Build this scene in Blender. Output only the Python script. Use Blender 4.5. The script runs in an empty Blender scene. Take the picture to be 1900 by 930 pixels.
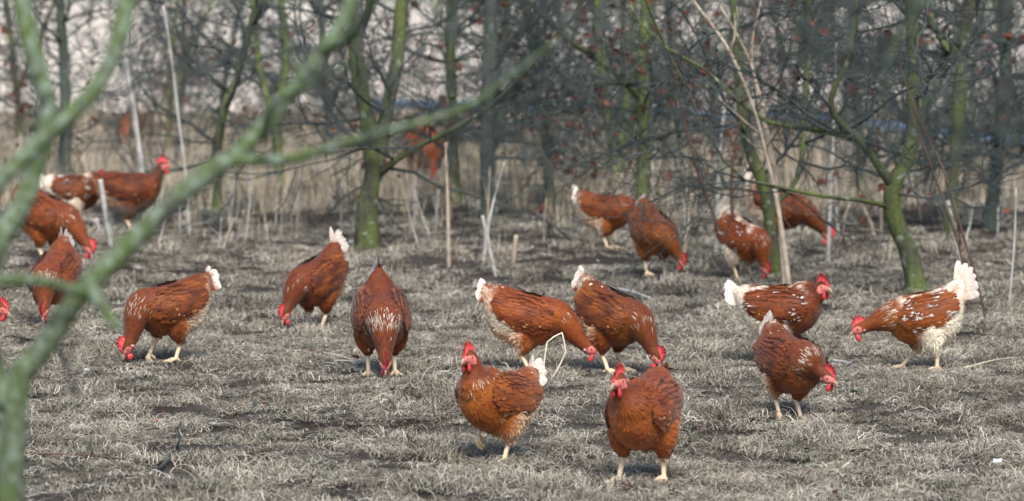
import bpy, math, random
import numpy as np
from mathutils import Vector, Matrix, noise

random.seed(7)
RNG = np.random.default_rng(7)
R = math.radians
scene = bpy.context.scene
col = scene.collection

# ------------------------------------------------------------------ camera, sky, sun, exposure
CAM_H, FPX, W0, H0 = 1.40, 7125.0, 1900.0, 930.0
PITCH = math.atan(465.0 / FPX)
cd = bpy.data.cameras.new('camera')
cam = bpy.data.objects.new('camera', cd)
col.objects.link(cam)
cam.location = (0, 0, CAM_H)
cam.rotation_euler = (math.pi / 2 - PITCH, 0, 0)
cd.sensor_width = 36.0
cd.lens = 135.0
cd.clip_start, cd.clip_end = 0.5, 4000.0
cd.dof.use_dof = True
cd.dof.focus_distance = 13.0
cd.dof.aperture_fstop = 4.8
scene.camera = cam

SUN_EL, SUN_AZ = R(50), R(12)          # azimuth of the sun seen from the scene: behind the camera
world = bpy.data.worlds.new('World')
scene.world = world
world.use_nodes = True
wn = world.node_tree.nodes
wl = world.node_tree.links
sky = wn.new('ShaderNodeTexSky')
sky.sky_type = 'NISHITA'
sky.sun_disc = False
sky.sun_elevation = SUN_EL
sky.sun_rotation = R(180) + SUN_AZ
sky.dust_density = 1.0
sky.ozone_density = 1.0
wn['Background'].inputs['Strength'].default_value = 0.095
wl.new(sky.outputs[0], wn['Background'].inputs['Color'])

sd = bpy.data.lights.new('sun', 'SUN')
sd.energy = 3.0
sd.angle = R(28)
sd.color = (1.0, 0.945, 0.87)
sun = bpy.data.objects.new('sun', sd)
col.objects.link(sun)
tosun = Vector((math.sin(SUN_AZ) * math.cos(SUN_EL), -math.cos(SUN_AZ) * math.cos(SUN_EL), math.sin(SUN_EL)))
sun.rotation_euler = tosun.to_track_quat('Z', 'Y').to_euler()
sun.location = (0, 0, 30)

scene.view_settings.view_transform = 'Standard'
scene.view_settings.look = 'None'
scene.view_settings.gamma = 1.0
scene.view_settings.exposure = 0.86
scene.cycles.max_bounces = 5
scene.cycles.diffuse_bounces = 3
scene.cycles.glossy_bounces = 2
scene.cycles.use_denoising = True

# ------------------------------------------------------------------ small helpers
CP, SP = math.cos(PITCH), math.sin(PITCH)

def ray(x, y):
    a, b = (x - W0 / 2) / FPX, (H0 / 2 - y) / FPX
    return Vector((a, CP + b * SP, -SP + b * CP))

def gz(x, y):
    if y > 47 or y < 6:
        f = 0.0
    else:
        f = min(1.0, (47 - y) / 8.0)
    p = Vector((x, y, 0))
    return f * (0.030 * noise.noise(p * 0.55) + 0.020 * noise.noise(p * 1.9 + Vector((5, 0, 0))) + 0.008 * noise.noise(p * 6.0))

def ground_at(x, y):
    d = ray(x, y)
    t = -CAM_H / d.z
    p = Vector((0, 0, CAM_H)) + d * t
    return Vector((p.x, p.y, gz(p.x, p.y)))

def at(x, y, Y):
    d = ray(x, y)
    return Vector((0, 0, CAM_H)) + d * (Y / d.y)

def mesh_obj(name, V, F, mat=None, parent=None, colors=None, smooth=True, attr='Col'):
    me = bpy.data.meshes.new(name)
    me.from_pydata([tuple(v) for v in V] if not isinstance(V, np.ndarray) else V.tolist(), [], F if isinstance(F, list) else F.tolist())
    if colors is not None:
        a = me.color_attributes.new(attr, 'FLOAT_COLOR', 'POINT')
        c = np.ones((len(me.vertices), 4), np.float32)
        c[:, :3] = np.asarray(colors, np.float32)[:, :3]
        a.data.foreach_set('color', c.ravel())
    if smooth:
        me.polygons.foreach_set('use_smooth', [True] * len(me.polygons))
    me.update()
    if mat:
        me.materials.append(mat)
    o = bpy.data.objects.new(name, me)
    col.objects.link(o)
    if parent:
        o.parent = parent
    return o

def empty(name, loc, rz=0.0, sc=1.0):
    o = bpy.data.objects.new(name, None)
    o.empty_display_size = 0.1
    col.objects.link(o)
    o.location = loc
    o.rotation_euler = (0, 0, rz)
    o.scale = (sc, sc, sc)
    return o

def tag(o, label=None, cat=None, group=None, kind=None):
    if label: o['label'] = label
    if cat: o['category'] = cat
    if group: o['group'] = group
    if kind: o['kind'] = kind
    return o

class MB:
    """collects vertices and faces for one mesh"""
    def __init__(s):
        s.V, s.F, s.C, s.n = [], [], [], 0
    def add(s, V, F, C=None):
        V = np.asarray(V, float)
        s.V.append(V)
        s.F += [[i + s.n for i in f] for f in F]
        if C is not None:
            C = np.asarray(C, float)
            if C.ndim == 1:
                C = np.tile(C, (len(V), 1))
            s.C.append(C)
        s.n += len(V)
        return s
    def tube(s, P, rad, k=6, C=None, cap=True, flat=1.0):
        V, F = tube(P, rad, k, cap, flat)
        return s.add(V, F, C)
    def build(s, name, mat, parent=None, smooth=True):
        if not s.V:
            return None
        return mesh_obj(name, np.vstack(s.V), s.F, mat, parent, np.vstack(s.C) if s.C else None, smooth)

def tube(P, rad, k=6, cap=True, flat=1.0):
    P = np.asarray([tuple(p) for p in P], float)
    n = len(P)
    rad = np.broadcast_to(np.asarray(rad, float), (n,))
    T = np.gradient(P, axis=0)
    T /= np.linalg.norm(T, axis=1, keepdims=True) + 1e-12
    m = T.mean(axis=0)
    ref = np.eye(3)[int(np.argmin(np.abs(m)))]
    A = np.cross(T, ref); A /= np.linalg.norm(A, axis=1, keepdims=True) + 1e-12
    B = np.cross(T, A)
    ang = np.arange(k) * 2 * math.pi / k
    V = P[:, None, :] + rad[:, None, None] * (np.cos(ang)[None, :, None] * A[:, None, :] + flat * np.sin(ang)[None, :, None] * B[:, None, :])
    V = V.reshape(-1, 3)
    F = []
    for i in range(n - 1):
        for j in range(k):
            j2 = (j + 1) % k
            F.append([i * k + j, i * k + j2, (i + 1) * k + j2, (i + 1) * k + j])
    if cap:
        F.append(list(range(k))[::-1])
        F.append([(n - 1) * k + j for j in range(k)])
    return V, F

def spline(P, n):
    """Catmull-Rom through points of any dimension"""
    P = np.asarray([tuple(p) for p in P], float)
    Q = np.vstack([2 * P[0] - P[1], P, 2 * P[-1] - P[-2]])
    u = np.linspace(0, len(P) - 1 - 1e-6, n)
    i = u.astype(int); t = (u - i)[:, None]
    a, b, c, d = Q[i], Q[i + 1], Q[i + 2], Q[i + 3]
    return 0.5 * (2 * b + (c - a) * t + (2 * a - 5 * b + 4 * c - d) * t ** 2 + (3 * b - a - 3 * c + d) * t ** 3)

# ------------------------------------------------------------------ materials
def mat_new(name, rough=0.8, spec=0.3):
    m = bpy.data.materials.new(name)
    m.use_nodes = True
    b = m.node_tree.nodes['Principled BSDF']
    b.inputs['Roughness'].default_value = rough
    b.inputs['Specular IOR Level'].default_value = spec
    return m, m.node_tree.nodes, m.node_tree.links, b

def N(ns, kind, **kw):
    n = ns.new(kind)
    for k, v in kw.items():
        if k in n.inputs:
            n.inputs[k].default_value = v
        else:
            setattr(n, k, v)
    return n

def ramp(ns, stops):
    r = ns.new('ShaderNodeValToRGB')
    e = r.color_ramp.elements
    while len(e) < len(stops):
        e.new(0.5)
    for el, (p, c) in zip(e, stops):
        el.position = p
        el.color = (*c, 1)
    return r

def mix(ns, ls, fac, a, b, mode='MIX'):
    m = ns.new('ShaderNodeMix')
    m.data_type = 'RGBA'
    m.blend_type = mode
    for s, v in ((m.inputs['Factor'], fac), (m.inputs['A'], a), (m.inputs['B'], b)):
        if hasattr(v, 'links') or isinstance(v, bpy.types.NodeSocket):
            ls.new(v, s)
        elif isinstance(v, (int, float)):
            s.default_value = v
        else:
            s.default_value = (*v, 1)
    return m.outputs['Result']

def noise_tex(ns, ls, vec, scale, detail=4, rough=0.55):
    n = N(ns, 'ShaderNodeTexNoise', Scale=scale, Detail=detail, Roughness=rough)
    if vec is not None:
        ls.new(vec, n.inputs['Vector'])
    return n.outputs['Fac']

def bump(ns, ls, b, h, strength, dist=0.01):
    bp = N(ns, 'ShaderNodeBump', Strength=strength, Distance=dist)
    ls.new(h, bp.inputs['Height'])
    ls.new(bp.outputs[0], b.inputs['Normal'])

def m_attr(name, rough, spec, var=0.35, scale=60, sheen=0.0, bumps=0.0):
    m, ns, ls, b = mat_new(name, rough, spec)
    a = N(ns, 'ShaderNodeAttribute', attribute_name='Col')
    tc = ns.new('ShaderNodeTexCoord')
    f = noise_tex(ns, ls, tc.outputs['Object'], scale, 3)
    r = ramp(ns, [(0.25, (1 - var,) * 3), (0.75, (1 + var,) * 3)])
    ls.new(f, r.inputs[0])
    ls.new(mix(ns, ls, 1.0, a.outputs['Color'], r.outputs[0], 'MULTIPLY'), b.inputs['Base Color'])
    if sheen:
        b.inputs['Sheen Weight'].default_value = sheen
    if bumps:
        bump(ns, ls, b, f, bumps, 0.004)
    return m

def m_noise(name, c1, c2, scale, rough=0.85, spec=0.25, bumps=0.3, c3=None):
    m, ns, ls, b = mat_new(name, rough, spec)
    tc = ns.new('ShaderNodeTexCoord')
    f = noise_tex(ns, ls, tc.outputs['Object'], scale, 6, 0.6)
    st = [(0.33, c1), (0.62, c2)] if c3 is None else [(0.3, c1), (0.5, c2), (0.7, c3)]
    r = ramp(ns, st)
    ls.new(f, r.inputs[0])
    ls.new(r.outputs[0], b.inputs['Base Color'])
    if bumps:
        f2 = noise_tex(ns, ls, tc.outputs['Object'], scale * 5, 4)
        bump(ns, ls, b, f2, bumps, 0.006)
    return m

def m_bark(name, wood, moss, lichen, moss_amt, scale=9.0, lich=0.60):
    m, ns, ls, b = mat_new(name, 0.9, 0.2)
    tc = ns.new('ShaderNodeTexCoord')
    mp = N(ns, 'ShaderNodeMapping')
    mp.inputs['Scale'].default_value = (1, 1, 0.35)
    ls.new(tc.outputs['Object'], mp.inputs['Vector'])
    v = mp.outputs[0]
    w = ramp(ns, [(0.3, tuple(c * 0.55 for c in wood)), (0.7, tuple(c * 1.35 for c in wood))])
    ls.new(noise_tex(ns, ls, v, scale * 5, 6), w.inputs[0])
    mr = ramp(ns, [(max(0.0, 0.55 - moss_amt * 0.35), (0, 0, 0)), (0.78 - moss_amt * 0.35, (1, 1, 1))])
    ls.new(noise_tex(ns, ls, v, scale, 5), mr.inputs[0])
    mc = ramp(ns, [(0.3, tuple(c * 0.6 for c in moss)), (0.7, tuple(c * 1.3 for c in moss))])
    ls.new(noise_tex(ns, ls, tc.outputs['Object'], scale * 8, 4), mc.inputs[0])
    c = mix(ns, ls, mr.outputs[0], w.outputs[0], mc.outputs[0])
    lr = ramp(ns, [(lich, (0, 0, 0)), (lich + 0.09, (1, 1, 1))])
    ls.new(noise_tex(ns, ls, tc.outputs['Object'], scale * 2.3, 4), lr.inputs[0])
    c = mix(ns, ls, lr.outputs[0], c, lichen)
    ls.new(c, b.inputs['Base Color'])
    bump(ns, ls, b, noise_tex(ns, ls, v, scale * 7, 6, 0.65), 0.6, 0.01)
    return m

M = {}
M['feather'] = m_attr('feather', 0.62, 0.25, 0.22, 90, 0.15)
M['skin'] = m_attr('comb_skin', 0.5, 0.4, 0.25, 160, 0, 0.35)
M['leg_skin'] = m_attr('leg_skin', 0.55, 0.35, 0.25, 220, 0, 0.4)
M['horn'] = m_noise('beak_horn', (0.34, 0.20, 0.13), (0.50, 0.36, 0.26), 90, 0.4, 0.4, 0.1)
M['iris'] = m_noise('iris', (0.55, 0.22, 0.05), (0.75, 0.38, 0.12), 300, 0.12, 0.6, 0)
M['pupil'] = m_noise('pupil', (0.006, 0.006, 0.006), (0.012, 0.01, 0.01), 50, 0.08, 0.6, 0)
M['bark_green'] = m_bark('mossy_bark', (0.062, 0.060, 0.048), (0.110, 0.135, 0.045), (0.23, 0.265, 0.20), 0.55)
M['bark_dark'] = m_bark('dark_bark', (0.072, 0.080, 0.076), (0.085, 0.108, 0.075), (0.18, 0.22, 0.20), 0.45)
M['bark_bright'] = m_bark('bright_mossy_bark', (0.075, 0.082, 0.05), (0.135, 0.165, 0.05), (0.21, 0.25, 0.16), 0.7)
M['bark_near'] = m_bark('lichen_bark', (0.095, 0.10, 0.08), (0.105, 0.150, 0.055), (0.205, 0.265, 0.20), 0.7, 30, 0.50)
M['twig'] = m_noise('twig', (0.024, 0.031, 0.031), (0.080, 0.096, 0.090), 7, 0.85, 0.25, 0.2)
M['twig_brown'] = m_noise('twig_brown', (0.06, 0.036, 0.03), (0.14, 0.085, 0.06), 12, 0.8, 0.25, 0.2)
M['cane'] = m_noise('pale_cane', (0.28, 0.21, 0.15), (0.50, 0.42, 0.33), 14, 0.75, 0.3, 0.2)
M['cane_white'] = m_noise('white_cane', (0.28, 0.26, 0.24), (0.50, 0.48, 0.45), 14, 0.75, 0.3, 0.2)
M['leaf'] = m_noise('dead_leaf', (0.075, 0.026, 0.020), (0.17, 0.065, 0.042), 5, 0.75, 0.2, 0)
M['straw'] = m_noise('straw', (0.52, 0.44, 0.30), (0.74, 0.68, 0.54), 25, 0.65, 0.3, 0)
M['blue'] = m_noise('blue_plastic', (0.035, 0.15, 0.42), (0.10, 0.27, 0.55), 3, 0.45, 0.4, 0)
M['litter'] = m_noise('pale_litter', (0.55, 0.60, 0.62), (0.78, 0.82, 0.84), 30, 0.5, 0.4, 0.2)
M['red'] = m_noise('red_litter', (0.45, 0.02, 0.02), (0.60, 0.05, 0.04), 40, 0.6, 0.3, 0.2)

def m_grass(name, cols, rough=0.75):
    m, ns, ls, b = mat_new(name, rough, 0.2)
    oi = ns.new('ShaderNodeObjectInfo')
    r = ramp(ns, cols)
    ls.new(oi.outputs['Random'], r.inputs[0])
    a = N(ns, 'ShaderNodeAttribute', attribute_name='Col')
    ls.new(mix(ns, ls, 1.0, r.outputs[0], a.outputs['Color'], 'MULTIPLY'), b.inputs['Base Color'])
    return m
M['grass'] = m_grass('matted_dry_grass', [(0.0, (0.15, 0.125, 0.10)), (0.35, (0.33, 0.298, 0.25)), (0.7, (0.52, 0.48, 0.42)), (1.0, (0.24, 0.235, 0.18))])
M['tallgrass'] = m_grass('tall_dry_grass', [(0.0, (0.30, 0.24, 0.17)), (0.5, (0.55, 0.465, 0.35)), (1.0, (0.70, 0.62, 0.50))])

def m_ground():
    m, ns, ls, b = mat_new('soil_and_thatch', 0.95, 0.15)
    tc = ns.new('ShaderNodeTexCoord')
    v = tc.outputs['Object']
    soil = ramp(ns, [(0.3, (0.022, 0.018, 0.015)), (0.7, (0.075, 0.060, 0.048))])
    ls.new(noise_tex(ns, ls, v, 22, 8, 0.7), soil.inputs[0])
    thatch = ramp(ns, [(0.3, (0.05, 0.042, 0.035)), (0.7, (0.19, 0.168, 0.14))])
    ls.new(noise_tex(ns, ls, v, 75, 6, 0.7), thatch.inputs[0])
    k = ramp(ns, [(0.42, (0, 0, 0)), (0.60, (1, 1, 1))])
    ls.new(noise_tex(ns, ls, v, 1.4, 7, 0.62), k.inputs[0])
    sx = ns.new('ShaderNodeSeparateXYZ'); ls.new(v, sx.inputs[0])
    mr = N(ns, 'ShaderNodeMapRange'); ls.new(sx.outputs['Y'], mr.inputs[0])
    mr.inputs[1].default_value = 17.5; mr.inputs[2].default_value = 22.0; mr.inputs[3].default_value = 1.0; mr.inputs[4].default_value = 0.12
    mm = ns.new('ShaderNodeMath'); mm.operation = 'MULTIPLY'
    ls.new(k.outputs[0], mm.inputs[0]); ls.new(mr.outputs[0], mm.inputs[1])
    ls.new(mix(ns, ls, mm.outputs[0], soil.outputs[0], thatch.outputs[0]), b.inputs['Base Color'])
    bump(ns, ls, b, noise_tex(ns, ls, v, 45, 8, 0.7), 0.9, 0.03)
    return m
M['ground'] = m_ground()
M['field'] = m_noise('pale_stubble', (0.52, 0.455, 0.375), (0.68, 0.605, 0.515), 0.35, 0.95, 0.1, 0.3)

# ------------------------------------------------------------------ ground, field
def graded(lo, a, b, hi, fine, n):
    left = a - (a - lo) * np.linspace(1, 0, n, endpoint=False) ** 2.6 if n else []
    right = b + (hi - b) * np.linspace(0, 1, n + 1)[1:] ** 2.6
    return np.concatenate([left, np.arange(a, b, fine), [b], right])
gx = graded(-900, -4.5, 4.5, 900, 0.06, 26)
gy = graded(-60, 8, 36, 1600, 0.075, 30)
V = []
for y in gy:
    for x in gx:
        V.append((x, y, gz(x, y) if abs(x) < 30 and 0 < y < 60 else 0.0))
nx = len(gx)
idx = np.arange(len(gy) * nx).reshape(len(gy), nx)
F = np.stack([idx[:-1, :-1], idx[:-1, 1:], idx[1:, 1:], idx[1:, :-1]], -1).reshape(-1, 4)
g = mesh_obj('ground', np.array(V), F, M['ground'])
tag(g, 'bare soil and trampled thatch under the hens', 'ground', kind='structure')
FY = 48.0
V = []; F = []
for i, x in enumerate(np.linspace(-900, 900, 61)):
    V += [(x, FY + 0.6 * noise.noise(Vector((x * 0.3, 0, 3))), 0.006), (x, FY + 30, 0.010), (x, 1590, 0.012)]
    if i:
        for j in range(2):
            F.append([(i - 1) * 3 + j, i * 3 + j, i * 3 + j + 1, (i - 1) * 3 + j + 1])
fo = mesh_obj('field', V, F, M['field'])
tag(fo, 'pale stubble field beyond the trees', 'field', kind='structure')

# ------------------------------------------------------------------ grass (uncountable: stuff)
def make_tuft(name, nb, spread, L, H, wid, mat, upright=0.0, seg=5):
    mb = MB()
    for _ in range(nb):
        a = random.uniform(0, 2 * math.pi)
        r = spread * math.sqrt(random.random())
        p = np.array([r * math.cos(a), r * math.sin(a), 0.0])
        d = random.uniform(0, 2 * math.pi)
        l = random.uniform(*L)
        h = random.uniform(*H)
        cur = random.gauss(0, 1.6) * (1 - upright * 0.7)
        w = random.uniform(*wid)
        pts = []
        q = p.copy(); dd = d
        lean = random.uniform(0.05, 0.35)
        for s in range(seg + 1):
            t = s / seg
            z = h * math.sin(math.pi * min(1.0, t * random.uniform(0.85, 1.0))) * 1.0 + random.uniform(0, 0.004)
            if upright:
                z = z * (1 - upright) + l * t * upright * (1 - 0.25 * lean * t)
            pts.append((q[0], q[1], z + 0.001))
            st = l / seg * ((1 - upright) + lean * upright * (0.3 + t))
            q = q + np.array([math.cos(dd), math.sin(dd), 0]) * st
            dd += cur / seg + random.gauss(0, 0.25)
        pts = np.array(pts)
        T = np.gradient(pts, axis=0)
        side = np.cross(T, [0, 0, 1]) if not upright else np.tile([math.cos(d + 1.57), math.sin(d + 1.57), 0.0], (len(pts), 1))
        side /= np.linalg.norm(side, axis=1, keepdims=True) + 1e-9
        side[:, 2] += random.uniform(-0.5, 0.5)
        ww = w * np.linspace(1, 0.25, seg + 1)[:, None] * 0.5
        Vv = np.empty((2 * (seg + 1), 3))
        Vv[0::2] = pts - side * ww
        Vv[1::2] = pts + side * ww
        c = random.choice((random.uniform(0.35, 0.8), random.uniform(0.8, 1.5)))
        tint = np.array([c, c * random.uniform(0.95, 1.02), c * random.uniform(0.85, 1.02)])
        mb.add(Vv, [[2 * i, 2 * i + 1, 2 * i + 3, 2 * i + 2] for i in range(seg)], tint)
    me = mesh_obj(name, np.vstack(mb.V), mb.F, mat, None, np.vstack(mb.C))
    col.objects.unlink(me)
    return me

def scatter(name, label, cat, pts, rots, scl, vid, sources):
    me = bpy.data.meshes.new(name)
    me.from_pydata([tuple(p) for p in pts], [], [])
    for nm, typ, dat, key in (('rot', 'FLOAT_VECTOR', np.asarray(rots, np.float32).ravel(), 'vector'),
                              ('scl', 'FLOAT', np.asarray(scl, np.float32), 'value'),
                              ('vid', 'INT', np.asarray(vid, np.int32), 'value')):
        a = me.attributes.new(nm, typ, 'POINT')
        a.data.foreach_set(key, dat)
    o = bpy.data.objects.new(name, me)
    col.objects.link(o)
    c = bpy.data.collections.new(name + '_sources')
    for s in sources:
        c.objects.link(s)
    ng = bpy.data.node_groups.new(name, 'GeometryNodeTree')
    ng.interface.new_socket('Geometry', in_out='INPUT', socket_type='NodeSocketGeometry')
    ng.interface.new_socket('Geometry', in_out='OUTPUT', socket_type='NodeSocketGeometry')
    ns, ls = ng.nodes, ng.links
    gi, go = ns.new('NodeGroupInput'), ns.new('NodeGroupOutput')
    mp = ns.new('GeometryNodeMeshToPoints')
    ip = ns.new('GeometryNodeInstanceOnPoints')
    ci = ns.new('GeometryNodeCollectionInfo')
    ci.inputs['Collection'].default_value = c
    ci.inputs['Separate Children'].default_value = True
    ci.inputs['Reset Children'].default_value = True
    def attr(nm, typ):
        n = ns.new('GeometryNodeInputNamedAttribute'); n.data_type = typ
        n.inputs['Name'].default_value = nm
        return n.outputs['Attribute']
    ip.inputs['Pick Instance'].default_value = True
    ls.new(gi.outputs[0], mp.inputs['Mesh'])
    ls.new(mp.outputs[0], ip.inputs['Points'])
    ls.new(ci.outputs[0], ip.inputs['Instance'])
    ls.new(attr('vid', 'INT'), ip.inputs['Instance Index'])
    ls.new(attr('rot', 'FLOAT_VECTOR'), ip.inputs['Rotation'])
    ls.new(attr('scl', 'FLOAT'), ip.inputs['Scale'])
    ls.new(ip.outputs[0], go.inputs[0])
    o.modifiers.new('scatter', 'NODES').node_group = ng
    tag(o, label, cat, kind='stuff')
    return o

def wedge_points(y0, y1, dens, margin=1.35):
    out = []
    n = int(dens * (y1 - y0) * (y0 + y1) * 0.1333 * margin)
    for _ in range(n):
        while True:
            y = random.uniform(y0, y1)
            if random.random() < y / y1:
                break
        out.append((random.uniform(-1, 1) * y * 0.1333 * margin, y))
    return out

tall = [make_tuft('tall_tuft', 16, 0.10, (0.16, 0.48), (0.01, 0.03), (0.003, 0.006), M['tallgrass'], 0.92, 4) for _ in range(6)]
P, RO, SC, VI = [], [], [], []
for (y0, y1, dens) in ((19, 24.5, 5), (24.5, 34, 15), (34, 47.5, 9)):
    for (x, y) in wedge_points(y0, y1, dens, 1.3):
        n1 = noise.noise(Vector((x * 0.7, y * 0.5, 21.0)))
        if y < 24.5 and n1 < 0.15:
            continue
        if random.random() > 0.6 + 0.9 * n1:
            continue
        P.append((x, y, gz(x, y) - 0.005))
        RO.append((random.gauss(0, 0.12), random.gauss(0, 0.12), random.uniform(0, 6.283)))
        SC.append(random.uniform(0.5, 1.1) * (0.55 if y < 24.5 else 1.0))
        VI.append(random.randrange(6))
scatter('tall_dry_grass', 'pale upright dry grass standing under the trees behind the hens', 'grass', P, RO, SC, VI, tall)

# ------------------------------------------------------------------ trees
THICKET = True
def wander(p, d, L, n, wob, lift=0.0):
    pts = [np.array(p, float)]
    d = np.array(d, float); d /= np.linalg.norm(d)
    for _ in range(n):
        d = d + RNG.normal(0, wob, 3) + np.array([0, 0, lift])
        d /= np.linalg.norm(d)
        pts.append(pts[-1] + d * L / n)
    return np.array(pts)

def rand_perp(d, ang):
    d = d / np.linalg.norm(d)
    v = RNG.normal(0, 1, 3); v -= d * v.dot(d); v /= np.linalg.norm(v)
    return d * math.cos(ang) + v * math.sin(ang)

def branchlets(tw, tips, path, r, n_sub, Lsub, depth=2, wob=0.28):
    """side twigs of a limb into the MB tw, tips collected for leaves"""
    for _ in range(n_sub):
        t = RNG.uniform(0.2, 1.0) * (len(path) - 1.001)
        i = int(t); p = path[i] + (path[i + 1] - path[i]) * (t - i)
        d = rand_perp(path[i + 1] - path[i], RNG.uniform(0.6, 1.3))
        d[2] += 0.12
        L = Lsub * RNG.uniform(0.5, 1.2)
        rr = max(.0020, r * RNG.uniform(0.42, 0.65) * (1 - 0.4 * t / len(path)))
        q = wander(p, d, L, 4 if depth > 1 else 3, wob)
        tw.tube(q, np.linspace(rr, rr * 0.45, len(q)), 4 if depth > 1 else 3, cap=False)
        tips.append(q[-1]); tips.append(q[len(q) // 2])
        if depth > 1:
            branchlets(tw, tips, q, rr, RNG.integers(4, 8), L * 0.42, depth - 1, wob)

def leaf_mb(tips, count, size):
    mb = MB()
    for _ in range(count):
        c = np.array(tips[RNG.integers(len(tips))]) + RNG.normal(0, 0.03, 3)
        a = RNG.normal(0, 1, 3); a[2] -= 0.6; a /= np.linalg.norm(a)
        b = np.cross(a, RNG.normal(0, 1, 3)); b /= np.linalg.norm(b)
        n = np.cross(a, b)
        s = size * RNG.uniform(0.6, 1.3)
        mb.add([c, c + a * s * .4 + b * s * .38 + n * s * .15, c + a * s * .4 - b * s * .38 + n * s * .15, c + a * s, c + a * s * .5 - n * s * .05],
               [[0, 1, 4], [0, 4, 2], [1, 3, 4], [4, 3, 2]])
    return mb

def build_tree(name, label, stems, base, bark, n_limbs=12, reach=1.15, leaves=0, top=2.9, group=None, low=0.38, sub=9, leaf_size=0.07, twigmat='twig'):
    """stems: list of world polylines [(point, radius)...], the first one from the ground up"""
    root = empty(name, base)
    tag(root, label, 'tree', group)
    b = np.array(base)
    tw, tips, allstem = MB(), [], []
    for si, st in enumerate(stems):
        pts = np.array([tuple(p) for p, r in st]); rr = np.array([r for p, r in st])
        if pts[-1][2] < top:
            d = pts[-1] - pts[-2]; d /= np.linalg.norm(d); d[2] = max(d[2], 0.7)
            ext = wander(pts[-1], d, top - pts[-1][2], 5, 0.12, 0.1)[1:]
            pts = np.vstack([pts, ext]); rr = np.concatenate([rr, np.linspace(rr[-1] * 0.85, 0.008, 5)])
        if si == 0:
            pts = np.vstack([pts[0] - [0, 0, 0.06], pts]); rr = np.concatenate([[rr[0] * 1.35], rr])
            rr[1] *= 1.12
        n = max(16, int((pts[-1][2] - pts[0][2]) * 10))
        S = spline(np.hstack([pts, rr[:, None]]), n)
        wig = np.array([[noise.noise(Vector(p) * 5.0), noise.noise(Vector(p) * 5.0 + Vector((9, 0, 0))), 0] for p in S[:, :3]])
        S[:, :3] += wig * S[:, 3:4] * 0.35
        S[:, 3] *= 1 + 0.22 * np.array([noise.noise(Vector(p) * 9.0 + Vector((3, 3, 3))) for p in S[:, :3]])
        mb = MB().tube(S[:, :3] - b, np.maximum(S[:, 3], 0.004), 12)
        mb.build('trunk' if si == 0 else 'stem', M[bark], root)
        allstem.append(S)
    for k in range(int(n_limbs * 2.3)):
        S = allstem[RNG.integers(len(allstem))]
        hz = low + (top - low) * (RNG.random() ** 1.7 * 0.98)
        i = int(np.argmin(np.abs(S[:, 2] - b[2] - hz)))
        i = min(max(i, 1), len(S) - 2)
        az = RNG.uniform(0, 2 * math.pi)
        el = RNG.uniform(-0.15, 0.55)
        d = np.array([math.cos(az) * math.cos(el), math.sin(az) * math.cos(el) * 0.8, math.sin(el)])
        L = reach * RNG.uniform(0.55, 1.15) * (1.0 if hz < 2 else 0.7)
        r = min(S[i, 3] * 0.5, RNG.uniform(0.007, 0.0135))
        q = wander(S[i, :3], d, L, 8, 0.17, 0.02)
        MB().tube(q - b, np.linspace(r, r * 0.3, len(q)), 6).build('limb', M['twig' if r < 0.014 else bark], root)
        branchlets(tw, tips, q - b, r, sub, L * 0.42)
    o = tw.build('twigs', M[twigmat], root, smooth=False)
    tag(o, kind='stuff')
    if leaves:
        o = leaf_mb(tips, leaves, leaf_size).build('dead_leaves', M['leaf'], root, smooth=False)
        tag(o, 'russet withered leaves still hanging on the twigs', kind='stuff')
    return root

def px_stem(px, Y, dy=0.0):
    """pixel polyline (x, y, width) at depth Y (m), drifting dy metres away over its length"""
    out = []
    n = len(px)
    for i, (x, y, w) in enumerate(px):
        YY = Y + dy * i / max(1, n - 1)
        out.append((np.array(at(x, y, YY)), w * 0.5 * YY / FPX))
    return out

def px_tree(name, label, stems, bark, dys=None, **kw):
    x, y, w = stems[0][0]
    base = ground_at(x, y)
    Y = base.y
    ss = []
    for i, st in enumerate(stems):
        dy = (dys[i] if dys else 0.0)
        ss.append(px_stem(st, Y, dy))
    ss[0][0] = (np.array(base), ss[0][0][1])
    return build_tree(name, label, ss, base, bark, **kw)

px_tree('thorn_tree', 'thick mossy forked tree behind the two dark hens left of centre',
        [[(683, 455, 44), (684, 390, 38), (690, 300, 34), (678, 210, 30), (660, 100, 26), (650, 0, 22)],
         [(700, 318, 24), (712, 230, 26), (735, 120, 26), (748, 0, 24)],
         [(700, 326, 14), (740, 292, 12), (790, 265, 11), (850, 235, 9), (930, 180, 6)]],
        'bark_green', [0, 0.35, -0.3], n_limbs=16, top=3.2)
px_tree('thorn_tree', 'leaning mossy tree with spiny forked limbs behind the white tailed hen',
        [[(1703, 545, 40), (1690, 480, 35), (1665, 420, 33), (1655, 345, 29), (1690, 280, 26), (1694, 150, 24), (1690, 0, 22)],
         [(1658, 350, 20), (1625, 300, 14), (1590, 255, 12), (1548, 215, 11), (1545, 170, 10), (1575, 110, 8), (1590, 0, 6)],
         [(1652, 385, 10), (1600, 372, 8), (1530, 365, 7), (1440, 345, 6), (1360, 320, 5)],
         [(1600, 262, 13), (1540, 245, 12), (1470, 235, 10), (1400, 215, 8), (1310, 130, 6), (1210, 70, 5)]],
        'bark_green', [0, -0.2, -0.5, 0.5], n_limbs=18, top=2.6, reach=1.0, sub=12, low=.5)
px_tree('thorn_tree', 'slim green trunk rising beside the split pale cane on the right',
        [[(1440, 512, 26), (1432, 430, 24), (1420, 360, 24), (1392, 280, 22), (1375, 180, 20), (1362, 0, 17)],
         [(1426, 390, 12), (1480, 330, 10), (1492, 220, 12), (1500, 0, 11)]],
        'bark_green', [0, 0.6], n_limbs=12, top=3.0, leaves=120)
px_tree('thorn_tree', 'thin bending green trunk behind the bare foreground branch on the left',
        [[(403, 398, 20), (401, 300, 18), (412, 220, 17), (440, 140, 16), (470, 30, 14)]], 'bark_green', n_limbs=12)
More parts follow.
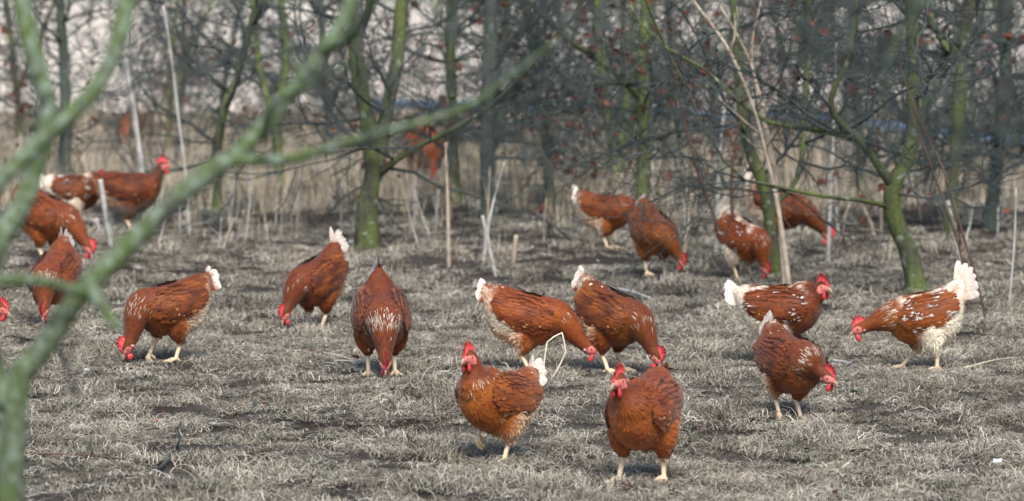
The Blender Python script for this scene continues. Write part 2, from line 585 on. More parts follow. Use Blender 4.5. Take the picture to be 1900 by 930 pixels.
px_tree('thorn_tree', 'straight green trunk just right of the far single hen',
        [[(845, 378, 24), (842, 280, 20), (838, 150, 20), (835, 0, 18)]], 'bark_green', n_limbs=13, leaves=90)
px_tree('thorn_tree', 'dark grey upright trunk between the far hen and the centre',
        [[(905, 412, 26), (903, 330, 26), (905, 200, 26), (910, 0, 26)], [(905, 300, 12), (935, 200, 9), (985, 100, 8), (1040, 0, 6)]], 'bark_dark', [0, .4], n_limbs=16, leaves=150)
px_tree('thorn_tree', 'bright green straight trunk behind the brown hen with red comb',
        [[(1188, 400, 27), (1193, 320, 24), (1192, 200, 22), (1196, 0, 20)], [(1194, 190, 10), (1120, 120, 9), (1050, 70, 8), (980, 0, 6)]], 'bark_bright', [0, -.5], n_limbs=15, leaves=260)
px_tree('thorn_tree', 'pale mossy wide trunk forking low in the blurred distance',
        [[(1143, 335, 34), (1140, 270, 30), (1122, 180, 20), (1105, 0, 16)], [(1143, 285, 22), (1162, 200, 16), (1175, 0, 12)]], 'bark_bright', [0, .3], n_limbs=12, leaves=180)
px_tree('thorn_tree', 'thin dark green trunk with rusty leaves right of centre',
        [[(1020, 382, 19), (1017, 310, 17), (1010, 230, 16), (992, 150, 15), (975, 0, 12)]], 'bark_green', n_limbs=13, leaves=240)
px_tree('thorn_tree', 'green trunk behind the tall tail of the white hen',
        [[(1762, 430, 24), (1768, 330, 24), (1778, 210, 26), (1790, 80, 26), (1800, 0, 24)], [(1784, 140, 16), (1740, 60, 12), (1720, 0, 10)]], 'bark_green', [0, .3], n_limbs=14, leaves=120)
px_tree('thorn_tree', 'dark trunk nearest the right edge of the wood',
        [[(1836, 425, 26), (1848, 320, 24), (1862, 180, 26), (1868, 0, 26)]], 'bark_dark', n_limbs=18, leaves=120, reach=1.1, sub=12)
px_tree('thorn_tree', 'slender dark trunk left of the leaning spiny tree',
        [[(1600, 370, 20), (1595, 260, 18), (1585, 130, 18), (1578, 0, 16)]], 'bark_dark', n_limbs=12, leaves=120)
px_tree('thorn_tree', 'dull green trunk above the two far left hens',
        [[(118, 330, 22), (122, 200, 20), (118, 100, 20), (110, 0, 18)]], 'bark_dark', n_limbs=12, leaves=60)
px_tree('thorn_tree', 'mossy double trunk blurred between the left canes and forked tree',
        [[(520, 345, 20), (516, 240, 18), (530, 120, 16), (520, 0, 14)], [(517, 250, 14), (480, 120, 12), (470, 0, 10)]], 'bark_bright', [0, .3], n_limbs=12, leaves=60)

# far trees: a few builds, copied
def copy_tree(src, loc, rz, sc):
    c = src.copy(); col.objects.link(c)
    c.location = loc; c.rotation_euler = (0, 0, rz); c.scale = (sc, sc, sc)
    for ch in list(src.children):
        k = ch.copy(); col.objects.link(k); k.parent = c
    return c
protos = []
far_spots = []
for row, y in enumerate((31, 34.5, 38, 42, 46)):
    w = y * 0.1333 * 1.15
    x = -w + random.uniform(0, 1)
    while x < w:
        far_spots.append((x + random.uniform(-.3, .3), y + random.uniform(-1.6, 1.6)))
        x += random.uniform(1.7, 3.0)
FL = 'leafless thin tree blurred far back in the wood'
for k, (x, y) in enumerate(far_spots):
    loc = Vector((x, y, gz(x, y)))
    if k < 6:
        lean = random.uniform(-.25, .25)
        r = random.uniform(.026, .046)
        st = [[(np.array(loc), r), (np.array(loc) + [lean * .3, 0, .5], r * .85), (np.array(loc) + [lean, .1, 1.2], r * .75)]]
        if k % 2:
            st.append([(np.array(loc) + [lean * .3, 0, .45], r * .6), (np.array(loc) + [lean * .3 + .3, .1, 1.2], r * .5)])
        protos.append(build_tree('bare_tree', FL, st, loc, ['bark_green', 'bark_dark', 'bark_bright'][k % 3], n_limbs=10, reach=1.3,
                                 leaves=(0, 160, 60)[k % 3], top=3.4, group='leafless trees far back in the wood', sub=6, leaf_size=.06))
    else:
        copy_tree(protos[k % 6], loc, random.uniform(0, 6.28), random.uniform(.85, 1.2))

# tangled undergrowth of thin bare shoots between the far trunks
def make_brush(mat):
    tw, tips = MB(), []
    for _ in range(9):
        q = wander((RNG.normal(0, .15), RNG.normal(0, .15), -.02), (RNG.normal(0, .35), RNG.normal(0, .35), 1), RNG.uniform(.9, 1.9), 7, .13)
        r = RNG.uniform(.004, .008)
        tw.tube(q, np.linspace(r, r * .4, len(q)), 4, cap=False)
        branchlets(tw, tips, q, r * 1.1, 7, .5)
    o = tw.build('brush', M[mat], smooth=False)
    col.objects.unlink(o)
    return o
brush = [make_brush('twig'), make_brush('twig'), make_brush('twig_brown'), make_brush('twig')]
P, RO, SC, VI = [], [], [], []
for (y0, y1, dens) in ((26, 36, .11), (36, 46, .14)):
    for (x, y) in wedge_points(y0, y1, dens, 1.25):
        P.append((x, y, gz(x, y)))
        RO.append((RNG.normal(0, .1), RNG.normal(0, .1), RNG.uniform(0, 6.28)))
        SC.append(RNG.uniform(.7, 1.15)); VI.append(RNG.integers(4))
scatter('tangled_undergrowth', 'tangle of thin dark bare shoots filling the wood behind', 'undergrowth', P, RO, SC, VI, brush)

# near tree on the left: its trunk stands at the frame's edge, limbs cross the picture
NY = 5.7
def near_limb(root, b, px, Ys, name='limb', mat='bark_near', k=12, sub=0, Ls=0.3, tw=None, tips=None):
    n = len(px)
    pts = []
    for i, (x, y, w) in enumerate(px):
        Y = Ys[0] + (Ys[1] - Ys[0]) * i / (n - 1)
        p = at(x, y, Y)
        pts.append((*p, w * 0.42 * Y / FPX))
    S = spline(pts, n * 6)
    S[:, 3] *= 1 + 0.16 * np.array([noise.noise(Vector(p) * 14.0) for p in S[:, :3]])
    o = MB().tube(S[:, :3] - b, S[:, 3], k).build(name, M[mat], root)
    if sub:
        branchlets(tw, tips, S[::4, :3] - b, S[:, 3].mean() * 0.75, sub, Ls)
    return o
base = ground_at(10, 1160); base = Vector((at(12, 1160, NY).x, NY, 0)); base.z = gz(base.x, base.y)
nt = tag(empty('foreground_tree', base), 'blurred lichen covered tree close by whose branches cross the left', 'tree')
nb = np.array(base)
tw, tips = MB(), []
zt = at(20, 1240, NY)
near_limb(nt, nb, [(14, 1170, 76), (16, 1000, 70), (22, 850, 62), (30, 740, 52), (48, 672, 48)], (NY, NY), 'trunk')
near_limb(nt, nb, [(46, 690, 50), (95, 625, 52), (150, 545, 50), (230, 465, 48), (320, 375, 46), (400, 312, 44), (430, 296, 36)], (NY, NY + .1))
near_limb(nt, nb, [(415, 300, 34), (475, 297, 28), (530, 297, 26), (620, 272, 22), (710, 245, 20), (800, 222, 16), (880, 190, 13), (960, 130, 9), (1040, 70, 6)], (NY + .1, NY + .1), sub=14, Ls=0.2, tw=tw, tips=tips)
near_limb(nt, nb, [(420, 300, 34), (470, 255, 36), (520, 195, 38), (565, 140, 38), (610, 80, 36), (650, 10, 34), (690, -120, 30), (720, -300, 22)], (NY + .1, NY + .5))
near_limb(nt, nb, [(600, 95, 26), (640, 75, 24), (672, 40, 22), (695, -20, 20), (730, -140, 14)], (NY + .3, NY + .1))
near_limb(nt, nb, [(500, 225, 24), (490, 255, 20), (505, 200, 16), (560, 165, 12), (640, 120, 8)], (NY + .1, NY - .2))
near_limb(nt, nb, [(-30, 520, 30), (20, 520, 30), (80, 522, 28), (140, 540, 26), (170, 545, 24)], (NY - .1, NY))
near_limb(nt, nb, [(165, 530, 34), (190, 570, 28), (212, 600, 20), (225, 612, 8)], (NY, NY - .1))
near_limb(nt, nb, [(14, 760, 50), (-30, 600, 50), (-10, 470, 50), (40, 380, 52), (70, 290, 48), (88, 200, 44), (60, 90, 44), (38, -20, 42), (30, -200, 36), (40, -420, 24)], (NY, NY + .3))
near_limb(nt, nb, [(-160, 470, 48), (-60, 390, 46), (10, 325, 40), (80, 255, 42), (150, 195, 42), (200, 125, 40), (225, 55, 40), (240, -40, 38), (262, -220, 26)], (NY - .2, NY + .1))
near_limb(nt, nb, [(-30, 600, 50), (-90, 540, 48), (-160, 470, 48)], (NY, NY - .2))
near_limb(nt, nb, [(70, 240, 26), (66, 236, 24), (60, 230, 14)], (NY + .3, NY + .05), 'stub', sub=0)
# loose twig sprays of the far ends
for px in ([(880, 190, 9), (960, 190, 6), (1060, 150, 4)], [(860, 200, 8), (900, 120, 6), (980, 40, 4)], [(960, 130, 7), (1000, 60, 5), (1010, -20, 3)],
           [(800, 222, 8), (850, 260, 6), (920, 250, 4)], [(650, 262, 8), (590, 170, 6), (540, 60, 4)], [(150, 190, 8), (260, 160, 6), (380, 90, 4)]):
    near_limb(nt, nb, px, (NY + .1, NY + .2), 'twig', 'twig', 5, sub=7, Ls=.16, tw=tw, tips=tips)
for px in ([(95, 625, 9), (120, 660, 7), (125, 690, 4)], [(230, 465, 9), (205, 430, 7), (200, 395, 4)], [(320, 375, 10), (360, 385, 7), (385, 400, 4)], [(150, 195, 9), (175, 205, 7), (200, 225, 4)],
           [(565, 140, 9), (540, 110, 7), (535, 70, 4)], [(710, 245, 8), (720, 215, 6), (745, 190, 3)], [(80, 255, 9), (70, 215, 7), (80, 180, 4)]):
    near_limb(nt, nb, px, (NY + .05, NY + .12), 'spur', 'bark_near', 8, sub=3, Ls=.07, tw=tw, tips=tips)
o = tw.build('twigs', M['twig'], nt, smooth=False); tag(o, kind='stuff')

# second near tree, its trunk out of frame on the right: a spray of twigs hangs into the top right
NB = 5.2
base = Vector((at(2330, 900, NB).x, NB, 0)); base.z = gz(base.x, base.y)
rt = tag(empty('overhanging_tree', base), 'blurred near tree reaching thin twigs in from the right', 'tree')
rb = np.array(base)
tw, tips = MB(), []
near_limb(rt, rb, [(2330, 1354, 90), (2325, 1000, 80), (2310, 500, 72), (2300, 60, 60), (2290, -400, 44), (2280, -900, 20)], (NB, NB), 'trunk')
near_limb(rt, rb, [(2305, 300, 34), (2180, 90, 26), (2020, -40, 18), (1860, -60, 14), (1720, 0, 10), (1650, 110, 8), (1640, 220, 6), (1660, 300, 4)], (NB, NB + .2), sub=18, Ls=.20, tw=tw, tips=tips)
near_limb(rt, rb, [(2300, 0, 34), (2100, -200, 26), (1800, -220, 18), (1600, -120, 12), (1500, 0, 8), (1470, 110, 5)], (NB, NB + .3), sub=18, Ls=.20, tw=tw, tips=tips)
near_limb(rt, rb, [(2080, 10, 12), (1960, 120, 9), (1890, 200, 6), (1800, 290, 4)], (NB, NB + .1), sub=24, Ls=.18, tw=tw, tips=tips)
o = tw.build('twigs', M['twig'], rt, smooth=False); tag(o, kind='stuff')

# ------------------------------------------------------------------ pale canes and dry stalks
def stalk(label, px, Y=None, mat='cane', name='dry_stalk', cat='stalk', group=None, dy=0.0, side=0):
    x, y, w = px[-1]
    g0 = ground_at(x, y) if Y is None else None
    YY = g0.y if Y is None else Y
    pts = []
    n = len(px)
    for i, (x, y, w) in enumerate(px):
        yy = YY + dy * (1 - i / (n - 1))
        pts.append((*at(x, y, yy), w * 0.5 * yy / FPX))
    pts = np.array(pts)
    if Y is None:
        pts = np.vstack([pts, [g0.x, g0.y, g0.z - 0.03, pts[-1][3]]])
    S = spline(pts, len(pts) * 5)
    b = np.array((pts[-1][0], pts[-1][1], pts[-1][2]))
    S[:, 3] *= 1 + 0.12 * RNG.normal(0, 1, len(S)).clip(-1, 1)
    mb = MB().tube(S[:, :3] - b, np.maximum(S[:, 3], 0.0008), 7)
    for _ in range(side):
        i = RNG.integers(2, len(S) * 2 // 3)
        q = wander(S[i, :3] - b, [RNG.normal(0, .6), RNG.normal(0, .4), 1], RNG.uniform(.08, .3), 4, .12)
        mb.tube(q, np.linspace(S[i, 3] * .5, S[i, 3] * .2, len(q)), 4)
    o = mb.build(name, M[mat])
    o.location = b
    tag(o, label, cat, group)
    return o
stalk('tall whitish pole standing behind the left hens', [(232, 108, 9), (245, 190, 11), (262, 310, 12), (270, 432, 12)], mat='cane_white')
stalk('short pale stick in front of the far left hens', [(186, 333, 9), (195, 390, 10), (208, 462, 10)], mat='cane_white')
stalk('broken thin stub beside the short pale stick on the left', [(178, 405, 8), (188, 440, 8)], mat='cane_white')
stalk('thin pale stalk left of the bending green trunk', [(303, 10, 5), (320, 120, 5), (330, 210, 6), (345, 330, 4), (351, 438, 7)], mat='cane_white')
stalk('straight pale cane standing right of the forked tree', [(826, 265, 4), (829, 320, 5), (831, 390, 7), (833, 498, 8)], mat='cane')
stalk('pair of pale sticks by the dark trunk, the longer one', [(936, 300, 3), (922, 350, 4), (910, 400, 6), (905, 440, 7), (920, 515, 6)], mat='cane_white')
stalk('pale split stick leaning near the dark trunk foot', [(895, 400, 6), (902, 440, 7), (898, 480, 8)], mat='cane_white')
stalk('short pale stub standing alone right of the dark trunk', [(958, 436, 8), (952, 488, 9)], mat='cane')
stalk('pale upright stalk between the two far brown hens', [(1284, 358, 7), (1276, 420, 8), (1268, 485, 8)], mat='cane')
stalk('thick split pale cane beside the slim green trunk', [(1285, 0, 6), (1350, 90, 7), (1398, 200, 5), (1425, 300, 7), (1446, 400, 9), (1466, 548, 11)], mat='cane', side=3)
stalk('second pale cane arching up past the thick split one', [(1412, 0, 4), (1395, 90, 4), (1408, 190, 5), (1436, 320, 6), (1458, 525, 8)], mat='cane', side=4)
stalk('thin tan cane fanning up right of the split cane', [(1330, 0, 4), (1390, 110, 5), (1420, 230, 6), (1440, 330, 7), (1455, 535, 8)], mat='cane', side=2)
stalk('grey upright sapling right of the pecking dark hen', [(1552, 60, 4), (1548, 200, 5), (1542, 330, 7), (1536, 490, 8)], mat='cane_white')
stalk('brown thin shoot bending across the white flecked far hen', [(1252, 130, 4), (1270, 230, 5), (1300, 330, 6), (1335, 430, 7), (1368, 520, 7)], mat='twig_brown', side=2)
stalk('dark red shoot standing in front of the white flecked far hen', [(1385, 180, 4), (1362, 280, 5), (1358, 380, 7), (1370, 520, 8)], mat='twig_brown', side=1)
stalk('long brown shoot on the right rising behind the white tail', [(1640, 10, 2.5), (1672, 130, 3), (1710, 230, 3), (1752, 320, 4), (1785, 430, 5), (1812, 520, 5), (1832, 610, 5)], mat='twig_brown', side=2)
stalk('grey dead stick standing right of the leaning tree', [(1757, 372, 9), (1770, 430, 9), (1782, 500, 9)], mat='cane_white')
stalk('thin grey stick near the right edge of the frame', [(1885, 350, 4), (1882, 450, 4), (1872, 570, 5)], mat='cane_white')
stalk('brown shoot behind the white hen leaning to the left', [(1690, 210, 4), (1735, 330, 5), (1780, 460, 6), (1800, 590, 6)], mat='twig_brown', side=2)
stalk('grey thin pole beside the bright green trunk', [(1345, 190, 6), (1335, 300, 7), (1330, 410, 8), (1328, 480, 8)], mat='cane_white')
# scattered short stalks
pr = None
for k in range(120):
    px_x = random.choice([random.uniform(20, 650), random.uniform(700, 1880), random.uniform(1000, 1880)])
    px_y = random.uniform(300, 470)
    gpt = ground_at(px_x, px_y)
    if pr is None or k < 5:
        h = 0.4
        q = wander((0, 0, -.02), (random.gauss(0, .15), random.gauss(0, .1), 1), h, 6, .06)
        pr_new = MB().tube(q, np.linspace(.007, .003, len(q)), 5).tube(wander(q[3], (random.gauss(0, .5), .1, 1), .15, 3, .1), [.003, .003, .002, .001], 4).build('dry_weed', M['cane' if k % 2 else 'cane_white'])
        pr = (pr or []) + [pr_new]
        o = pr_new
    else:
        o = random.choice(pr).copy(); col.objects.link(o)
    o.location = gpt
    o.rotation_euler = (0, 0, random.uniform(0, 6.28))
    s = random.uniform(.4, 1.25); o.scale = (1, 1, s)
    tag(o, 'thin dry weed stalk standing among the grass under the trees', 'weed', 'dry weeds under the trees')

# ------------------------------------------------------------------ blue pipe at the field edge
pts = [(*at(x, y, CAM_H * FPX / (y + 4) * 0.985), 0) for x, y in ((2150, 300), (1900, 276), (1780, 266), (1640, 244), (1480, 226), (1300, 220), (1130, 212), (930, 205), (700, 200))]
pts = np.array(pts)[:, :3]
S = spline(pts, 80)
S[:, 2] = [gz(x, y) + 0.09 for x, y in S[:, :2]]
b = S[0].copy()
o = MB().tube(S - b, 0.065, 10).build('blue_pipe', M['blue']); o.location = b
tag(o, 'long blue pipe lying along the field edge behind the trees', 'pipe')

# ------------------------------------------------------------------ things lying on the ground
def lying(label, px, r, name='twig', mat='twig', cat='twig', raise_=0.008, k=6):
    pts = []
    for (x, y, dz) in px:
        p = ground_at(x, y)
        pts.append((p.x, p.y, p.z + raise_ + dz))
    S = spline(pts, len(pts) * 5)
    b = S[0].copy()
    mb = MB().tube(S - b, np.linspace(r, r * .55, len(S)), k)
    return mb, b
mb, b = lying('', [(270, 876, 0), (300, 872, .01), (328, 848, .012), (345, 860, .012), (385, 868, .005), (425, 884, 0)], .0055)
q = np.array([ground_at(328, 850)]) + [0, 0, .02] - b
mb.tube(np.vstack([q, q + [.012, 0, .035], q + [.004, 0, .055], q + [.014, 0, .085]]), [.004, .0035, .003, .002], 5)
mb.tube(np.array([ground_at(400, 870)]) - b + np.array([[0, 0, .01], [.012, .02, .025], [.024, .02, .03]]), [.003, .003, .002], 5)
o = mb.build('fallen_twig', M['twig']); o.location = b
tag(o, 'dark forked twig lying on the grass at the lower left', 'twig')
for label, px, r, mat in (
    ('thin white stalk lying beside the dark hen pecking toward us', [(600, 668, .01), (628, 682, .012), (655, 688, .006)], .004, 'straw'),
    ('second pale stalk lying just below the crossed white stalk', [(620, 690, .01), (660, 692, .012), (690, 688, .01)], .003, 'straw'),
    ('whitish curved stick lying behind the hen with the cream tail tip', [(1085, 545, .015), (1140, 546, .02), (1175, 552, .02), (1205, 560, .01)], .012, 'cane_white'),
    ('dark thin stick on the ground behind the striding hen', [(830, 811, .004), (870, 812, .004), (940, 813, .004)], .004, 'twig'),
    ('grey branch piece lying right of the hen with laced hackles', [(1545, 672, .01), (1575, 680, .015), (1592, 688, .01)], .010, 'cane_white'),
    ('pale straw lying on the right under the white hen', [(1790, 690, .012), (1850, 680, .02), (1890, 672, .012)], .003, 'straw'),
    ('small dark stick poking up on the lower right', [(1772, 806, 0), (1784, 792, .015), (1794, 778, .04)], .004, 'twig_brown'),
    ('dark stick lying across the lower left grass', [(60, 858, .01), (180, 862, .012), (270, 868, .008)], .003, 'twig_brown')):
    mb, b = lying(label, px, r)
    o = mb.build('lying_stick', M[mat]); o.location = b
    tag(o, label, 'stick')
# bent straw loop
by = ground_at(1018, 712).y
pts = [at(x, y, by) for x, y in ((1008, 702), (1010, 668), (1015, 636), (1028, 626), (1043, 619), (1047, 636), (1050, 653), (1040, 675), (1028, 695), (1017, 713), (1026, 708), (1038, 711), (1036, 722))]
pts = np.array([tuple(p) for p in pts]); pts[:, 1] += np.array([0, .0, .01, .02, .03, .02, .01, .0, -.02, -.04, -.02, .0, -.02])
b = np.array(ground_at(1018, 714)); b[2] -= .006
Q = np.vstack([(1 - t) * pts[i] + t * pts[i + 1] for i in range(len(pts) - 1) for t in (0, .33, .66)] + [pts[-1]])
o = MB().tube(Q - b, .0028, 6).build('bent_straw', M['straw']); o.location = b
tag(o, 'white bent straw looping up in front of the pecking hen', 'straw')

def chip(label, x, y, s, mat, name, cat):
    p = ground_at(x, y)
    mb = MB()
    n = 9
    top = []
    for i in range(n):
        a = i * 6.283 / n
        top.append((s * math.cos(a) * random.uniform(.6, 1.2), .6 * s * math.sin(a) * random.uniform(.6, 1.2), .35 * s + random.uniform(-.1, .25) * s))
    bot = [(x_ * .9, y_ * .9, z_ - .3 * s) for x_, y_, z_ in top]
    V = top + bot + [(0, 0, .6 * s)]
    F = [[i, (i + 1) % n, 2 * n] for i in range(n)] + [[i, i + n, (i + 1) % n + n, (i + 1) % n] for i in range(n)] + [list(range(n, 2 * n))[::-1]]
    o = mb.add(V, F).build(name, M[mat], smooth=False)
    o.location = (p.x, p.y, p.z + .012)
    o.rotation_euler = (random.uniform(-.3, .3), random.uniform(-.3, .3), random.uniform(0, 6))
    tag(o, label, cat)
chip('pale blue scrap of litter at the lower right', 1853, 855, .024, 'litter', 'litter_scrap', 'litter')
chip('small white feather scrap below the left hen', 160, 697, .022, 'litter', 'litter_scrap', 'litter')
chip('white crumb on the grass left of the upper branch end', 110, 653, .012, 'litter', 'litter_scrap', 'litter')
chip('tiny red berry on the grass at the lower left', 291, 790, .009, 'red', 'berry', 'berry')
chip('grey stone among the grass right of the fallen twig', 397, 795, .018, 'cane_white', 'stone', 'stone')
chip('dark clod right of the grey stone on the left', 430, 758, .02, 'twig', 'soil_clod', 'clod')
chip('orange leaf fragment on the grass left of centre', 492, 763, .014, 'leaf', 'leaf_fragment', 'leaf')
chip('rusty leaf fragment near the fallen twig', 302, 768, .014, 'leaf', 'leaf_fragment', 'leaf')
chip('red brown leaf scrap at the lower edge in front of the hen', 1165, 905, .012, 'leaf', 'leaf_fragment', 'leaf')
chip('white scrap on the soil left of the forked tree foot', 652, 447, .022, 'litter', 'litter_scrap', 'litter')
chip('black clod on the grass right of the hen with laced hackles', 1585, 738, .02, 'twig', 'soil_clod', 'clod')

# leaf litter, droppings and shed down: uncountable crumbs
def crumb(mat, s, curl):
    n = 7
    V = [(0, 0, .25 * curl * s)] + [(s * math.cos(i * 6.283 / n) * random.uniform(.5, 1.2), .6 * s * math.sin(i * 6.283 / n) * random.uniform(.6, 1.2), random.uniform(0, curl) * s) for i in range(n)]
    V += [(x * .8, y * .8, z - .12 * s) for x, y, z in V[1:]]
    F = [[0, 1 + i, 1 + (i + 1) % n] for i in range(n)] + [[1 + i, 1 + n + i, 1 + n + (i + 1) % n, 1 + (i + 1) % n] for i in range(n)]
    o = mesh_obj('crumb', V, F, M[mat], smooth=False)
    col.objects.unlink(o)
    return o
crumbs = [crumb('leaf', .013, .7), crumb('twig_brown', .012, .6), crumb('twig', .011, .9), crumb('litter', .007, .4), crumb('cane', .010, .5)]
P, RO, SC, VI = [], [], [], []
for (x, y) in wedge_points(9.8, 26, 22, 1.25):
    P.append((x, y, gz(x, y) + random.uniform(.004, .014)))
    RO.append((random.gauss(0, .4), random.gauss(0, .4), random.uniform(0, 6.28)))
    SC.append(random.uniform(.5, 1.5)); VI.append(random.choice((0, 0, 1, 1, 1, 2, 2, 2, 2, 3, 4)))
scatter('leaf_litter', 'small dark leaf crumbs and droppings strewn over the grass', 'litter', P, RO, SC, VI, crumbs)

# ------------------------------------------------------------------ hens
BODY = np.array([  # x, z centre, half width, half height (body frame, forward +x)
    (.153, .018, .004, .004), (.147, .016, .028, .034), (.131, .010, .050, .062), (.104, .002, .070, .084), (.062, -.007, .085, .099), (.010, -.013, .091, .105),
    (-.042, -.016, .092, .107), (-.085, -.012, .087, .106), (-.125, .006, .077, .098), (-.155, .036, .060, .078), (-.182, .066, .038, .050), (-.206, .090, .021, .025), (-.219, .100, .010, .012), (-.223, .103, .002, .002)])
BODY[:, 0] *= .95; BODY[:, 2] *= 1.06
def body_sec(x, BD):
    B = BD[::-1]
    return np.array([np.interp(x, B[:, 0], B[:, k]) for k in (1, 2, 3)])

RUST0 = np.array((.225, .046, .008)); DARK0 = np.array((.075, .013, .005)); ORANGE0 = np.array((.40, .115, .016))
TAN = np.array((.64, .34, .16)); CREAM = np.array((.90, .75, .58)); WHITE = np.array((.90, .84, .76))
RED = np.array((.52, .022, .032)); PINK = np.array((.66, .21, .19)); LEG = np.array((.78, .60, .40))

def lerp(a, b, t):
    return a + (b - a) * t

def feathers(P, Nn, D, L, Wd, lift, C0, C1, Cm=None):
    """vectorised little feathers: arrays of roots, normals, directions"""
    n = len(P)
    Cm = C1 if Cm is None else Cm
    Bt = np.cross(Nn, D); Bt /= np.linalg.norm(Bt, axis=1, keepdims=True) + 1e-9
    ts = np.array([0, .38, .78, 1.0]); hw = np.array([.55, 1.0, .80, 0])
    lift = np.broadcast_to(lift, (n,))
    V = np.empty((n, 7, 3)); C = np.empty((n, 7, 3))
    k = 0
    for t, w in zip(ts, hw):
        c = P + D * (L * t)[:, None] + Nn * (.0008 + lift * math.sin(min(t, .8) * 1.6))[:, None] - Nn * (L * .10 * t * t)[:, None]
        cc = C0 * (1 - t) + (C1 if t > .7 else Cm) * t
        if w > 0:
            for s in (-1, 1):
                V[:, k] = c + Bt * (s * w * Wd * .5)[:, None] - Nn * (.10 * w * Wd)[:, None]
                C[:, k] = cc; k += 1
        else:
            V[:, k] = c; C[:, k] = cc; k += 1
    f = np.array([[0, 1, 3, 2], [2, 3, 5, 4]]); f3 = np.array([[4, 5, 6]])
    off = (np.arange(n) * 7)[:, None, None]
    F = (f[None] + off).reshape(-1, 4).tolist() + (f3[None] + off).reshape(-1, 3).tolist()
    return V.reshape(-1, 3), F, C.reshape(-1, 3)

